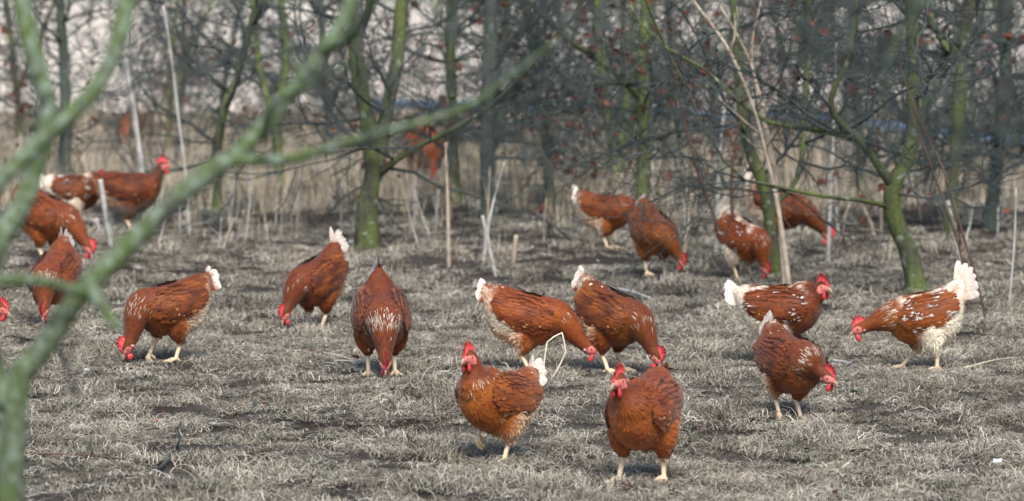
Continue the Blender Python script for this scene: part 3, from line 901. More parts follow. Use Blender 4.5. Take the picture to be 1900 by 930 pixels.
FEET = []
def make_hen(label, foot, heading, scale=.97, pitch=0.0, head=(.155, 0, .345), beak_pitch=-8, head_yaw=0, neck=None, legs=None, white=.3, lace=.5, dark=.5, tail=(1.0, 0, .3), body_z=.222, roll=0, seed=0, tuck=0.0, rise=1.0, slim=1.0):
    rg = np.random.default_rng(seed + 100)
    dark = dark + .10
    tint = rg.uniform(.84, 1.08) * np.array([1, rg.uniform(.92, 1.12), rg.uniform(.8, 1.2)])
    RUST, DARK, ORANGE = [np.clip(c * tint, 0, .9) for c in (RUST0, DARK0, ORANGE0)]
    scale = scale * rg.uniform(.965, 1.03)
    g0 = ground_at(*foot)
    root = empty('hen', g0, R(heading), scale)
    tag(root, label, 'hen', 'brown hens foraging in the wood')
    pm = Matrix.Translation((0, 0, body_z)) @ Matrix.Rotation(R(pitch), 4, 'Y') @ Matrix.Rotation(R(roll), 4, 'X')
    pmn = np.array(pm)
    toh = lambda p: (np.asarray(p) @ pmn[:3, :3].T) + pmn[:3, 3]
    tob = lambda p: (np.asarray(p) - pmn[:3, 3]) @ pmn[:3, :3]
    BD = BODY.copy()
    behind = BD[:, 0] < -.06
    BD[behind, 1] *= rise
    BD[:, 2] *= slim * rg.uniform(.95, 1.06); BD[:, 3] *= rg.uniform(.96, 1.04)
    tsl = math.degrees(math.atan2(BD[-4, 1] - BD[-6, 1], BD[-6, 0] - BD[-4, 0])) + pitch
    # ---- raw volumes
    mb = MB()
    k = 18
    ang = np.arange(k) * 2 * math.pi / k
    st = spline(BD, 26)
    st[:, 2:] = np.maximum(st[:, 2:], .002)
    rings = []
    for x, zc, ry, rz in st:
        c, s = np.cos(ang), np.sin(ang)
        sq = np.where(s > 0, .94, 1.0)
        rings.append(np.stack([np.full(k, x), ry * c * (1 - .12 * np.maximum(s, 0)), zc + rz * s * sq], 1))
    Vb = toh(np.vstack(rings))
    Fb = [[i * k + j, i * k + (j + 1) % k, (i + 1) * k + (j + 1) % k, (i + 1) * k + j] for i in range(len(st) - 1) for j in range(k)]
    Fb += [list(range(k))[::-1], [(len(st) - 1) * k + j for j in range(k)]]
    mb.add(Vb, [f[::-1] for f in Fb])
    hd = np.array(head, float)
    hy, bp = R(head_yaw), R(beak_pitch)
    xh = np.array([math.cos(bp) * math.cos(hy), math.cos(bp) * math.sin(hy), math.sin(bp)])
    yh = np.array([-math.sin(hy), math.cos(hy), 0.0])
    zh = np.cross(xh, yh)
    HM = np.stack([xh, yh, zh], 1)
    HS = 1.17
    P0 = toh((.055, 0, .015)); 
    up = head[2] > body_z + .06
    if neck is None:
        neck = [(.100, 0, .040), None] if up else [(.122, 0, .020)]
    mid = [toh(neck[0])]
    nin = hd - xh * .012 + (np.array([-.012, 0, -.034]) if up else -.035 * (hd - mid[-1]) / np.linalg.norm(hd - mid[-1]))
    if up:
        mid.append(mid[0] * .48 + nin * .52 + np.array([.002, 0, -.004]))
    path = [P0] + mid + [nin, hd - xh * .004]
    rad = [.080] + ([.068, .044] if len(mid) == 2 else [.064]) + [.031, .0255]
    NP = spline([(*p, r) for p, r in zip(path, rad)], 18)
    mb.tube(NP[:, :3], NP[:, 3], 14)
    # head ellipsoid
    hv = []; nu, nv = 14, 9
    for i in range(nv + 1):
        a = math.pi * i / nv
        for j in range(nu):
            b_ = 2 * math.pi * j / nu
            lx = math.cos(a) * .030; rr = math.sin(a)
            tp = 1 - .30 * max(0, math.cos(a))
            hv.append(hd + HS * HM @ np.array([lx + .004, rr * math.cos(b_) * .0195 * tp, rr * math.sin(b_) * .0225 * tp]))
    hf = [[i * nu + j, i * nu + (j + 1) % nu, (i + 1) * nu + (j + 1) % nu, (i + 1) * nu + j] for i in range(nv) for j in range(nu)]
    mb.add(hv, hf)
    # thighs
    if legs is None:
        legs = [((.010, .050), None), ((.005, -.050), None)]
    hocks = []
    for li, ((fx, fy), raised) in enumerate(legs):
        sgn = 1 if li == 0 else -1
        hip = toh((-.012 + tuck, sgn * .046, -.040))
        foot_p = np.array([fx, fy, .012]) if raised is None else np.array([fx, fy, raised])
        hock = np.array([fx * .55 - .030, fy * .9 + sgn * .004, .076 if raised is None else max(.092, raised + .050)])
        if raised is not None:
            hock[0] = fx - .035
        kn = hip * .35 + hock * .65 + np.array([.012, sgn * .004, .012])
        mb.tube(spline([hip, kn, hock + (hip - hock) * .06], 8), np.array([.056, .054, .051, .046, .039, .031, .023, .015]), 12)
        hocks.append((hock, foot_p, sgn, raised))
        ca, sa = math.cos(R(heading)), math.sin(R(heading))
        FEET.append((g0.x + scale * (ca * (fx + .02) - sa * fy), g0.y + scale * (sa * (fx + .02) + ca * fy)))
    raw = mesh_obj('raw', np.vstack(mb.V), mb.F)
    rm = raw.modifiers.new('r', 'REMESH'); rm.mode = 'VOXEL'; rm.voxel_size = .0058
    sm = raw.modifiers.new('s', 'SMOOTH'); sm.factor = .5; sm.iterations = 5
    dg = bpy.context.evaluated_depsgraph_get()
    me = bpy.data.meshes.new_from_object(raw.evaluated_get(dg))
    bpy.data.objects.remove(raw)
    me.name = 'body'
    nvv = len(me.vertices)
    P = np.empty(nvv * 3); me.vertices.foreach_get('co', P); P = P.reshape(-1, 3)
    Nn = np.empty(nvv * 3); me.vertex_normals.foreach_get('vector', Nn); Nn = Nn.reshape(-1, 3)
    # ---- zones
    bp_ = tob(P)
    dn = np.linalg.norm(P[:, None, :] - NP[None, :, :3], axis=2)
    ni = dn.argmin(1)
    ndist = dn[np.arange(nvv), ni] - NP[ni, 3]
    neck_w = np.clip((bp_[:, 0] - .085) / .05, 0, 1) * (ndist < .012)
    neck_t = ni / (len(NP) - 1.0)
    neck_w = np.where((neck_t > .30) & (ndist < .014), 1.0, neck_w * .6)
    hl = (P - hd) @ HM / HS
    hdist = np.linalg.norm(hl / [.034, .026, .028], axis=1)
    is_head = hdist < 1.05
    face = is_head & (hl[:, 0] > -.003 + .9 * np.maximum(hl[:, 2] - .004, 0)) & (hl[:, 2] < .0125) & (hl[:, 2] > -.018)
    # flow direction
    T = np.gradient(NP[:, :3], axis=0); T /= np.linalg.norm(T, axis=1, keepdims=True)
    back = pmn[:3, :3] @ np.array([-1, 0, .15])
    D = np.tile(back, (nvv, 1))
    low = np.clip((-.02 - bp_[:, 2]) / .06, 0, 1)[:, None]
    D = D + low * np.array([.1, 0, -.7])
    rs = np.clip((-.10 - bp_[:, 0]) / .08, 0, 1)[:, None]
    D = D + rs * rise * (pmn[:3, :3] @ np.array([0, 0, .7])) * (bp_[:, 2] > 0)[:, None]
    D = D * (1 - neck_w[:, None]) + (-T[ni]) * neck_w[:, None] * 1.2
    for hock, fp, sgn, _ in hocks:
        near = np.clip((bp_[:, 2] * -1 - .085) / .03, 0, 1)[:, None]
        D = D * (1 - near * .8) + near * .8 * np.array([-.15, 0, -1.0])
    D += rg.normal(0, .14, D.shape)
    D -= Nn * (D * Nn).sum(1, keepdims=True)
    D /= np.linalg.norm(D, axis=1, keepdims=True) + 1e-9
    # ---- colours
    def fn(p, s, o=0.0):
        return np.array([noise.noise(Vector(q) * s + Vector((seed * 3.1 + o, 0, 0))) for q in p])
    bx, bz = bp_[:, 0], bp_[:, 2]
    n1 = fn(bp_, 16); n2 = fn(bp_, 34, 5)
    base = lerp(RUST, ORANGE, np.clip(.46 + n1 * .8 - (dark - .5) * .9, 0, 1)[:, None])
    base = lerp(base, DARK, np.clip((dark - .45) * .8, 0, .5))
    upm = np.clip((bz - .02) / .05, 0, 1)[:, None]
    base = lerp(base, lerp(RUST, DARK, np.clip(.35 + dark * .4 + n2 * .35, 0, 1)[:, None]), upm * .75)
    base = lerp(base, lerp(RUST, DARK, .25 + .5 * dark), (neck_w * np.clip((neck_t - .2) * 2, 0, 1))[:, None] * .8)
    fl = np.clip((-.025 + .085 * white - bx) / .04, 0, 1) * np.clip((.040 - bz + .25 * (-bx - .08)) / .05, 0, 1)
    pale = lerp(TAN, CREAM, np.clip(white * 1.25 - .12 + n1 * .8, 0, 1)[:, None])
    base = lerp(base, pale, (fl * np.clip(.25 + white * 1.35 + n2 * .45, 0, 1))[:, None])
    patch = (n2 + .6 * n1 > .74 - white * .35) & (bz < .035) & (bx < .06)
    base = np.where(patch[:, None], lerp(base, CREAM, .5 + .4 * white), base)
    upw = np.clip((bz - .045) / .025, 0, 1) * np.clip((white - .7) * 3, 0, 1) * np.clip(.55 + n2 * 2.2, 0, 1) * np.clip((.11 - bx) / .03, 0, 1)
    base = lerp(base, CREAM, upw[:, None] * .85)
    rump = np.clip((-.13 + .05 * max(0, white - .4) - bx) / .05, 0, 1)
    base = lerp(base, CREAM, (rump * np.clip(white * 1.5 + n2 * .8 - .55, 0, 1))[:, None])
    skinC = lerp(RED, PINK, np.clip(.85 + fn(hl, 120) * .7, 0, 1)[:, None])
    bodyC = np.where(face[:, None], skinC, base * .92)
    a = me.color_attributes.new('Col', 'FLOAT_COLOR', 'POINT')
    c4 = np.ones((nvv, 4), np.float32); c4[:, :3] = bodyC
    a.data.foreach_set('color', c4.ravel())
    me.polygons.foreach_set('use_smooth', [True] * len(me.polygons))
    me.materials.clear(); me.materials.append(M['feather'])
    bo = bpy.data.objects.new('body', me); col.objects.link(bo); bo.parent = root
    # ---- plumage
    few = 1.0 if foot[1] > 530 else .5
    cand = np.where(~face & (rg.random(nvv) < few * np.where(neck_w > .6, .8, .75)))[0]
    nw = neck_w[cand]
    Lf = np.where(is_head[cand], .008, np.where(nw > .6, .030 - .012 * neck_t[cand], .021 + .008 * fl[cand] + .005 * rump[cand])) * rg.uniform(.8, 1.2, len(cand))
    Wf = np.where(is_head[cand], .005, np.where(nw > .6, .0055, .0115 - .0035 * fl[cand])) * rg.uniform(.8, 1.2, len(cand))
    lift = np.where(is_head[cand], .0008, np.where(nw > .6, .0010, .0022 + .004 * fl[cand])) * rg.uniform(.3, 1.6, len(cand))
    shade = rg.uniform(.80, 1.20, (len(cand), 1))
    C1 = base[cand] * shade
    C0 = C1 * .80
    Cm = C1.copy()
    # pale tips of the hackle where it meets the back, and flecks on the saddle
    hk = np.exp(-((neck_t[cand] - .42) / .09) ** 2) * (nw > .5) * lace * np.clip(.8 + (tob(P[cand])[:, 2] > -.01) * .6 - .4, 0, 1)
    white_tip = (rg.random(len(cand)) < hk * .34)
    sad = np.clip((bz[cand] - .03) / .04, 0, 1) * np.clip((.05 - bx[cand]) / .1, 0, 1) * np.clip(white * 1.6 - .75, 0, 1)
    sad *= np.clip(.25 + n2[cand] * 4 + np.clip((bz[cand] - .06) / .02, 0, 1), 0, 1.7)
    sad += rump[cand] * np.clip(white - .3, 0, 1) * .4
    white_tip |= rg.random(len(cand)) < sad * .55
    C1 = np.where(white_tip[:, None], WHITE * [1, .95, .88] * rg.uniform(.6, .95, (len(cand), 1)), C1)
    hkw = white_tip & (nw > .5)
    Cm = np.where(hkw[:, None], lerp(C1, Cm, .25), Cm)
    Wf = np.where(hkw, .0028, Wf); Lf = np.where(hkw, Lf * 1.15, Lf); lift = np.where(hkw, lift + .0016, lift)
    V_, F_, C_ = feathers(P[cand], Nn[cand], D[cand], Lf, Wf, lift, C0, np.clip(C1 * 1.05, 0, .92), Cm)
    # soft down standing off the surface: fuzzes the outline
    ch = np.where(~is_head & (rg.random(nvv) < few * (.13 + .5 * fl)))[0]
    Dh = D[ch] + Nn[ch] * rg.uniform(.15, .65, (len(ch), 1)) + rg.normal(0, .22, (len(ch), 3))
    Dh /= np.linalg.norm(Dh, axis=1, keepdims=True)
    Nh = Nn[ch] - Dh * (Nn[ch] * Dh).sum(1, keepdims=True); Nh /= np.linalg.norm(Nh, axis=1, keepdims=True) + 1e-9
    Lh = rg.uniform(.008, .018, len(ch)) * (1 + .7 * fl[ch]); Wh = rg.uniform(.0010, .0024, len(ch)) * (1 + .8 * fl[ch])
    Ch = base[ch] * rg.uniform(.85, 1.2, (len(ch), 1))
    V2, F2, C2 = feathers(P[ch] + Nn[ch] * .002, Nh, Dh, Lh, Wh, 0.0, Ch, np.clip(Ch * 1.1, 0, .92))
    F_ = F_ + [[i + len(V_) for i in f] for f in F2]
    V_ = np.vstack([V_, V2]); C_ = np.vstack([C_, C2])
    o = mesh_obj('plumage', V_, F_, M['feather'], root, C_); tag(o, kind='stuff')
    # ---- wings
    for sgn in (1, -1):
        S_, T_ = 22, 9
        Vw = np.empty((S_, T_, 3)); 
        for i in range(S_):
            s = i / (S_ - 1)
            x = .100 - .255 * s
            zc = .010 + .010 * math.sin(s * 3.1) + .030 * max(0, s - .55)
            hh = .060 * min(1, (s * 5 + .12)) ** .6 * max(.02, 1 - max(0, (s - .45) / .55) ** 1.7)
            b_z, b_ry, b_rz = body_sec(x, BD)
            for j in range(T_):
                t = -1 + 2 * j / (T_ - 1)
                z = zc + hh * t
                q = min(.97, abs((z - b_z) / max(b_rz, .01)))
                y = b_ry * math.sqrt(1 - q * q) * (1 - .12 * max(0, (z - b_z) / b_rz)) + .011 + .008 * (1 - t * t) * min(1, s * 4)
                y = max(y, .036 - .018 * s)
                Vw[i, j] = (x, sgn * y, z)
        in_ = Vw.copy(); in_[:, :, 1] -= sgn * .008
        # grid normals
        du = np.gradient(Vw, axis=0); dv = np.gradient(Vw, axis=1)
        nw_ = np.cross(du, dv); nw_ /= np.linalg.norm(nw_, axis=2, keepdims=True) + 1e-9
        nw_ *= np.sign((nw_[:, :, 1:2] * sgn).sum())
        wb = MB()
        gi = lambda i, j: i * T_ + j
        q = S_ * T_
        Fw = [[gi(i, j), gi(i + 1, j), gi(i + 1, j + 1), gi(i, j + 1)] for i in range(S_ - 1) for j in range(T_ - 1)]
        Fi = [[v + q for v in f[::-1]] for f in Fw]
        rim = [gi(0, j) for j in range(T_)] + [gi(i, T_ - 1) for i in range(1, S_)] + [gi(S_ - 1, j) for j in range(T_ - 2, -1, -1)] + [gi(i, 0) for i in range(S_ - 2, 0, -1)]
        Fr = [[rim[i], rim[(i + 1) % len(rim)], rim[(i + 1) % len(rim)] + q, rim[i] + q] for i in range(len(rim))]
        wc = lerp(RUST, DARK, .30 + .5 * dark)
        wb.add(toh(np.vstack([Vw.reshape(-1, 3), in_.reshape(-1, 3)])), Fw + Fi + Fr, wc * .8)
        Pw = Vw.reshape(-1, 3); Nw = nw_.reshape(-1, 3)
        reps = []
        for rep in range(7 if few == 1 else 4):
            sel = rg.random(len(Pw)) < .9
            reps.append((Pw[sel] + rg.normal(0, .0045, (sel.sum(), 3)) * [1, .1, 1], Nw[sel]))
        Pf = np.vstack([r_[0] for r_ in reps]); Nf = np.vstack([r_[1] for r_ in reps])
        sx = (.100 - Pf[:, 0]) / .255
        ok = sx < .78
        Pf, Nf, sx = Pf[ok], Nf[ok], sx[ok]
        Dw = np.tile(np.array([-1, 0, .05]), (len(Pf), 1)) + np.stack([0 * sx, 0 * sx, -.25 * (1 - sx) * np.sign(.03 - Pf[:, 2]) * 0 + .22 * (sx - .5)], 1) + rg.normal(0, .05, (len(Pf), 3))
        Dw -= Nf * (Dw * Nf).sum(1, keepdims=True); Dw /= np.linalg.norm(Dw, axis=1, keepdims=True)
        Lw = lerp(.017, .052, np.clip(sx * 1.3, 0, 1) ** 1.6) * rg.uniform(.85, 1.15, len(Pf))
        Ww = lerp(.009, .0125, sx)
        nn_ = fn(Pf * [1, 1, 1.6], 22, 9)
        cw = lerp(lerp(RUST, ORANGE, .3), DARK, np.clip(.15 + .55 * dark + nn_ * .7, 0, 1)[:, None]) * rg.uniform(.88, 1.12, (len(Pf), 1))
        wt = rg.random(len(Pf)) < np.clip(white - .55, 0, 1) * .8 * (nn_ > .16)
        Ww = np.where(wt, Ww * .62, Ww)
        c1 = np.where(wt[:, None], WHITE * .9, cw)
        edge = (rg.random(len(Pf)) < .06) & (Pf[:, 2] < .0)
        c1 = np.where(edge[:, None], TAN, c1)
        rot3 = pmn[:3, :3].T
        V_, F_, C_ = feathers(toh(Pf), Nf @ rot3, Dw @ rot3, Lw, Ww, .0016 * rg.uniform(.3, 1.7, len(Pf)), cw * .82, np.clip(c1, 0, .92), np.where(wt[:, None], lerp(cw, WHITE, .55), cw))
        wb.add(V_, F_, C_)
        wb.build('wing', M['feather'], root)
    # ---- tail
    tl, ta, twh = tail
    ta = ta + tsl
    tb = body_sec(-.155, BD)
    nf = 12
    for i in range(nf):
        side = -1 if i % 2 else 1
        r_ = i // 2
        L = .076 * tl * (1 - .07 * r_) * rg.uniform(.93, 1.07); w = .034 if tl > 1.3 and twh >= 1 else .029
        fan = 1.0 if tl > 1.3 and twh >= 1 else .28
        elev = R(ta - 8 * r_ * fan + rg.normal(0, 2)); spread = R((2 + 5.0 * r_ * fan) * side)
        d = np.array([-math.cos(elev) * math.cos(spread), math.sin(spread), math.sin(elev)])
        nrm = np.array([0, side, .25]); nrm -= d * nrm.dot(d); nrm /= np.linalg.norm(nrm)
        bt = np.cross(nrm, d)
        p0 = toh((-.155 - .003 * r_, side * (.003 + .002 * r_), tb[0] + .022 - .007 * r_))
        ts = np.linspace(0, 1, 8); hw = np.array([.25, .55, .8, .95, 1, .98, .85, .40]) * w * .5
        Vt = []; Ct = []
        for t, h in zip(ts, hw):
            c = p0 + d * (L * t + .01) + bt * (-.012 * t * t) + nrm * (.004 + .002 * r_)
            for s_ in (-1, -.35, .35, 1):
                Vt.append(c + bt * (h * s_) - nrm * (.12 * abs(s_) * h))
                wmix = np.clip((t - (1 - twh)) * 4 + .3 * math.sin(t * 30 + r_ * 2 + s_), 0, 1) if twh > 0 else 0
                Ct.append(lerp(lerp(RUST, DARK, .3) * rg.uniform(.9, 1.1), lerp(TAN, WHITE, np.clip(.45 + .5 * t + .18 * math.sin(t * 17 + r_), 0, 1)) * (.90 - .08 * abs(s_)), wmix))
        Ft = [[a_ * 4 + b_, a_ * 4 + b_ + 1, a_ * 4 + b_ + 5, a_ * 4 + b_ + 4] for a_ in range(7) for b_ in range(3)]
        mesh_obj('tail_feather', Vt, Ft, M['feather'], root, Ct)
    # ---- head parts
    hh = lambda p: (np.asarray(p, float) * HS @ HM.T) + hd
    n = 25
    u = np.linspace(0, 1, n)
    bx_ = .030 - .058 * u; bz_ = .0125 + .009 * np.sin(u * math.pi)
    sp = np.abs(np.sin(u * math.pi * 5.0)) ** .7
    ht = (.014 + .015 * sp * (.55 + .45 * np.sin(u * math.pi))) * np.clip(np.minimum(u * 6, (1 - u) * 5) + .12, 0, 1)
    Vc = []; tilt = rg.normal(0, .12)
    for s_ in (-1, 1):
        for q_, th in ((0, .0042), (.5, .0036), (1, .0010)):
            for i in range(n):
                z = bz_[i] - .003 + ht[i] * q_
                Vc.append((bx_[i] - .006 * q_, s_ * th + tilt * ht[i] * q_ + .0015 * math.sin(i * .9) * q_, z))
    Fc = []
    for s_ in range(2):
        o_ = s_ * 3 * n
        for r_ in range(2):
            for i in range(n - 1):
                f = [o_ + r_ * n + i, o_ + r_ * n + i + 1, o_ + (r_ + 1) * n + i + 1, o_ + (r_ + 1) * n + i]
                Fc.append(f if s_ else f[::-1])
    for i in range(n - 1):
        Fc.append([2 * n + i, 2 * n + i + 1, 5 * n + i + 1, 5 * n + i])
        Fc.append([i, 3 * n + i, 3 * n + i + 1, i + 1])
    for i in (0, n - 1):
        Fc.append([i, n + i, 4 * n + i, 3 * n + i]); Fc.append([n + i, 2 * n + i, 5 * n + i, 4 * n + i])
    mesh_obj('comb', hh(Vc), Fc, M['skin'], root, np.tile(lerp(RED, PINK, .18), (len(Vc), 1)))
    def blob(name, c, r3, mat, colr, parent, n_=10, drop=0.0, par=root):
        Vv = []
        for i in range(7):
            a_ = math.pi * i / 6
            for j in range(n_):
                b_ = 2 * math.pi * j / n_
                v = np.array([math.sin(a_) * math.cos(b_), math.sin(a_) * math.sin(b_), math.cos(a_)])
                wd = 1 - drop * .45 * (v[2] + .2)
                Vv.append(np.array(c) + v * r3 * [wd, wd, 1])
        Ff = [[i * n_ + j, i * n_ + (j + 1) % n_, (i + 1) * n_ + (j + 1) % n_, (i + 1) * n_ + j] for i in range(6) for j in range(n_)]
        return mesh_obj(name, hh(Vv), Ff, mat, par, np.tile(colr, (len(Vv), 1)))
    # wattles hang down in world terms
    wdn = HM.T @ np.array([0, 0, -1.0])
    for sgn in (1, -1):
        c = np.array([.017, sgn * .0095, -.014]) + wdn * .011
        blob('wattle', c, np.array([.0085, .0046, .0140]) if abs(wdn[2]) > .6 else np.array([.0125, .0046, .011]), M['skin'], lerp(RED, PINK, .15), root, drop=.8)
        blob('earlobe', (-.009, sgn * .0185, -.006), np.array([.0055, .0030, .0085]), M['skin'], lerp(PINK, WHITE, .35), root)
        e = blob('eye', (.010, sgn * .0165, .0045), np.array([.0040, .0026, .0040]), M['iris'], PINK, root)
        blob('pupil', (.0103, sgn * .0184, .0046), np.array([.0025, .0016, .0025]), M['pupil'], PINK, root, 8, par=e)
    # beak: upper and lower in one mesh
    bk = MB()
    cur = [(.022, .001), (.031, .0005), (.038, -.0015), (.0435, -.005), (.0465, -.0085)]
    bk.tube([hh((x, 0, z)) for x, z in cur], [.0076, .0062, .0046, .0028, .0007], 10, flat=.85)
    bk.tube([hh((x, 0, z)) for x, z in ((.021, -.006), (.031, -.0072), (.039, -.0080))], [.0056, .0038, .0009], 8, flat=.7)
    bk.build('beak', M['horn'], root)
    # ---- legs
    for hock, fp, sgn, raised in hocks:
        top = hock + (hock - fp) * .25
        pth = spline([top, hock, hock * .5 + fp * .5 + np.array([.003, 0, 0]), fp], 12)
        lb = MB().tube(pth, np.interp(np.linspace(0, 1, 12), [0, .3, .45, .9, 1], [.010, .0112, .0084, .0077, .0092]), 9, C=LEG)
        lo = lb.build('leg', M['leg_skin'], root)
        for ta_, tlen in ((-28, .042), (4, .052), (34, .042), (180, .020)):
            a_ = R(ta_ * sgn)
            dx, dy = math.cos(a_), math.sin(a_)
            if raised is None:
                gp = [(fp[0], fp[1], fp[2]), (fp[0] + dx * tlen * .35, fp[1] + dy * tlen * .35, .014), (fp[0] + dx * tlen * .75, fp[1] + dy * tlen * .75, .007), (fp[0] + dx * tlen, fp[1] + dy * tlen, .006), (fp[0] + dx * tlen * 1.2, fp[1] + dy * tlen * 1.2, .002)]
            else:
                gp = [(fp[0], fp[1], fp[2]), (fp[0] + dx * tlen * .25 - .002, fp[1] + dy * tlen * .3, fp[2] - tlen * .3), (fp[0] + dx * tlen * .25 - .012, fp[1] + dy * tlen * .35, fp[2] - tlen * .65), (fp[0] + dx * tlen * .1 - .02, fp[1] + dy * tlen * .35, fp[2] - tlen * .9), (fp[0] - .026, fp[1] + dy * tlen * .3, fp[2] - tlen * 1.0)]
            tpth = spline(gp, 10)
            cc = np.repeat(np.linspace(0, 1, 10), 7)[:, None]
            MB().tube(tpth, np.interp(np.linspace(0, 1, 10), [0, .6, .85, 1], [.0078, .0060, .0050, .0012]), 7, C=np.where(cc > .86, np.array((.35, .25, .17)), LEG * .97)).build('toe', M['leg_skin'], lo)
    return root

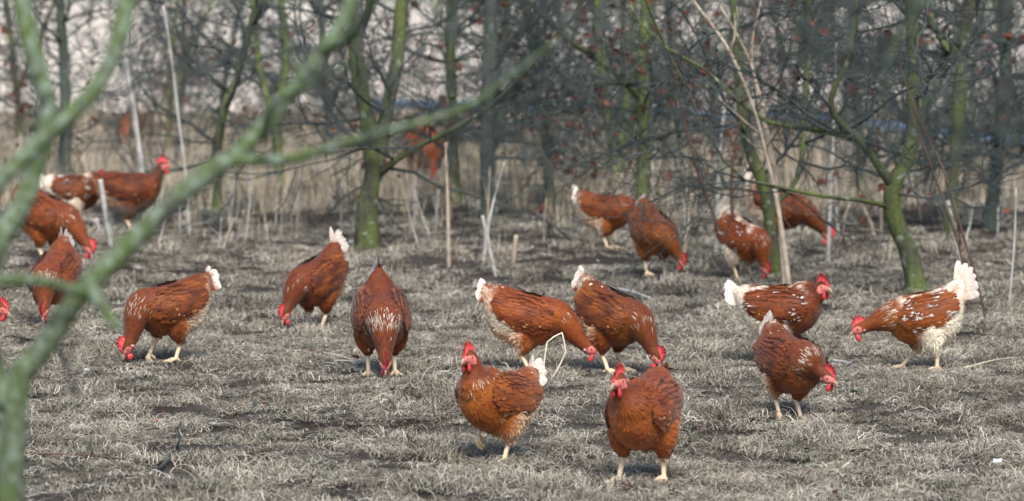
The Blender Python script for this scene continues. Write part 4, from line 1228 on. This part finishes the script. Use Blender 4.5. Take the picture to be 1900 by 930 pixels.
PECK = dict(pitch=20, head=(.225, 0, .062), beak_pitch=-62, body_z=.222)
LOW = dict(pitch=12, head=(.262, 0, .165), beak_pitch=-28, body_z=.222)
HENS = [
    dict(label='hen striding toward the left with one foot lifted, centre front', foot=(918, 849), heading=-130, scale=.95, pitch=-8, head=(.132, .0, .366), beak_pitch=-14, head_yaw=10,
         legs=[((.000, .040), None), ((.030, -.045), .095)], white=.5, lace=.5, dark=.35, tail=(1.15, 14, .8), slim=.93),
    dict(label='hen walking straight at the camera, nearest of all', foot=(1190, 890), heading=-112, head=(.155, -.015, .322), beak_pitch=-16, head_yaw=-8,
         legs=[((-.045, .055), None), ((.030, -.062), None)], white=.2, lace=.03, dark=.45, tail=(.4, 0, .0), pitch=4, rise=.8, slim=.92),
    dict(label='crouching hen with white laced hackles leaning right, beak just off the ground', foot=(1472, 781), heading=-62, scale=.91, **{**LOW, 'head': (.188, .03, .178), 'pitch': 10}, head_yaw=22,
         legs=[((.02, .02), None), ((-.03, -.045), .03)], white=.5, lace=.75, dark=.6, tail=(1.05, 12, .8)),
    dict(label='upright hen with cream underside standing behind the crouching hen', foot=(1456, 674), heading=-14, head=(.152, -.02, .308), beak_pitch=-12, head_yaw=-35, white=.95, lace=.6, dark=.6, tail=(1.15, -4, .95), pitch=-2, rise=.62),
    dict(label='pale hen with tall white fanned tail walking left, far right', foot=(1708, 687), heading=184, **{**LOW, 'head': (.245, 0, .172)},
         legs=[((-.06, .045), None), ((.070, -.045), None)], white=1.0, lace=1.0, dark=.2, tail=(1.5, 18, 1.0), rise=.9),
    dict(label='hen with dark hood bending to peck behind the nearest hen', foot=(1140, 690), heading=-38, **{**PECK, 'head': (.200, .0, .075)}, white=.55, lace=.08, dark=.75, tail=(1.0, -2, .55), rise=.8),
    dict(label='tan hen stooping right behind the white bent straw', foot=(982, 690), heading=-8, **{**LOW, 'head': (.235, 0, .100), 'pitch': 14}, white=.55, lace=.03, dark=.3, tail=(.9, -8, .5), rise=.55),
    dict(label='dark red hen pecking head on with white necklace of hackle tips', foot=(708, 704), heading=-84, **{**PECK, 'head': (.195, 0, .070)}, white=.1, lace=1.1, dark=.8, tail=(1.2, 0, .5)),
    dict(label='dark hen with white tail tip pecking leftward in the middle distance', foot=(584, 606), heading=-128, **{**PECK, 'head': (.200, 0, .085)}, white=.2, lace=.15, dark=.9, tail=(1.35, 12, .75)),
    dict(label='plump brown hen pecking leftward at the left of the clearing', foot=(312, 680), heading=-150, **{**PECK, 'head': (.185, .02, .070), 'pitch': 12},
         legs=[((-.01, .05), None), ((.06, -.045), .03)], white=.35, lace=.5, dark=.6, tail=(1.0, -6, .45), rise=.7),
    dict(label='hen pecking toward the camera behind the blurred branch fork', foot=(100, 610), heading=-102, **{**PECK, 'head': (.190, .02, .09)}, white=.3, lace=.7, dark=.6, tail=(1.1, 8, .7)),
    dict(label='orange brown hen stooping to the right above the branch fork', foot=(92, 492), heading=-30, scale=1.12, **{**PECK, 'head': (.225, 0, .08)}, white=.1, lace=.3, dark=.25, tail=(.8, -5, .0), rise=.35),
    dict(label='white flecked hen with head turned back, far left group', foot=(142, 428), heading=12, scale=1.12, head=(.150, .05, .285), beak_pitch=-20, head_yaw=140, white=.95, lace=.3, dark=.7, tail=(.9, 0, .8), rise=.6),
    dict(label='red brown hen looking right over the far left group', foot=(246, 432), heading=-6, scale=1.15, head=(.165, 0, .350), beak_pitch=-2, white=.15, lace=.2, dark=.65, tail=(.4, 0, 0), rise=.45),
    dict(label='lone far hen feeding face on behind the thin branch', foot=(789, 345), heading=-74, scale=1.35, **{**PECK, 'head': (.175, .0, .10)}, white=.1, lace=.0, dark=.0, tail=(1.0, 10, .2)),
    dict(label='far hen with white flecks and red comb facing right', foot=(1130, 467), heading=-16, **{**LOW, 'head': (.205, 0, .205), 'pitch': 4}, white=.45, lace=.6, dark=.5, tail=(1.0, 0, .9), rise=.8),
    dict(label='far tan hen seen from the front, head dipped right', foot=(1216, 512), heading=-66, **{**PECK, 'head': (.175, .06, .085)}, head_yaw=20, white=.25, lace=.1, dark=.15, tail=(.9, 10, .5)),
    dict(label='far white tailed hen bent down behind the brown shoots', foot=(1380, 520), heading=-50, **{**PECK, 'head': (.165, 0, .07)}, white=1.0, lace=.6, dark=.2, tail=(1.35, 15, .99)),
    dict(label='dark hen stooping right behind the split cane', foot=(1448, 468), heading=-10, **{**PECK, 'head': (.235, 0, .085)}, scale=1.12, white=.5, lace=.2, dark=.85, tail=(1.35, 5, .9)),
    dict(label='faint red hen farthest away among the left grass', foot=(238, 272), heading=-95, **PECK, white=.1, lace=.1, dark=.4, tail=(.9, 5, .2)),
    dict(label='hen at the left edge, only its red face in frame', foot=(-80, 625), heading=-12, head=(.200, 0, .120), pitch=10, beak_pitch=-30, white=.2, lace=.3, dark=.6),
]
for i, h in enumerate(HENS):
    make_hen(seed=i, **h)

# ------------------------------------------------------------------ matted grass, flattened where the hens stand
mat_tufts = [make_tuft('grass_tuft', 62, 0.07, (0.02, 0.075), (0.002, 0.014), (0.0014, 0.0027), M['grass']) for _ in range(6)]
mat_tufts += [make_tuft('grass_tuft', 64, 0.055, (0.03, 0.09), (0.006, 0.030), (0.0013, 0.0024), M['grass']) for _ in range(4)]
P, RO, SC, VI = [], [], [], []
for (y0, y1, dens) in ((9.5, 16.5, 300), (16.5, 24, 140), (24, 40, 30)):
    for (x, y) in wedge_points(y0, y1, dens):
        n1 = 0.28 * noise.noise(Vector((x * 0.9, y * 0.65, 2.0))) + 0.55 * noise.noise(Vector((x * 3.4, y * 2.2, 7.0))) + 0.85 * noise.noise(Vector((x * 8, y * 5, 4.0)))
        soil = 0.0
        soil = 0.72 * min(1.0, max(0.0, (y - 16.8) / 4.0)) + 0.22 * max(0.0, min(1.0, (-x - .2) * 1.2)) * max(0.0, min(1.0, (12.6 - y)))
        keep = max(0.22, 0.50 + 1.15 * (n1 - soil))
        if random.random() > keep:
            continue
        near = min((x - fx) ** 2 + (y - fy) ** 2 for fx, fy in FEET) < .075 ** 2
        P.append((x, y, gz(x, y) - (0.006 if near else -0.001)))
        RO.append((random.gauss(0, 0.10), random.gauss(0, 0.10), random.uniform(0, 6.283)))
        lump = noise.noise(Vector((x * 1.8, y * 1.5, 11.0)))
        SC.append((0.8 + 0.45 * random.random()) * (1.0 if y < 16 else 1.3 if y < 24 else 2.0) * (1.25 if lump > 0.25 else 1.0))
        VI.append(random.randrange(6, 10) if random.random() < (0.55 if lump > 0.2 else 0.10) else random.randrange(0, 6))
scatter('matted_grass', 'greyish dry matted grass covering the ground between the hens', 'grass', P, RO, SC, VI, mat_tufts)
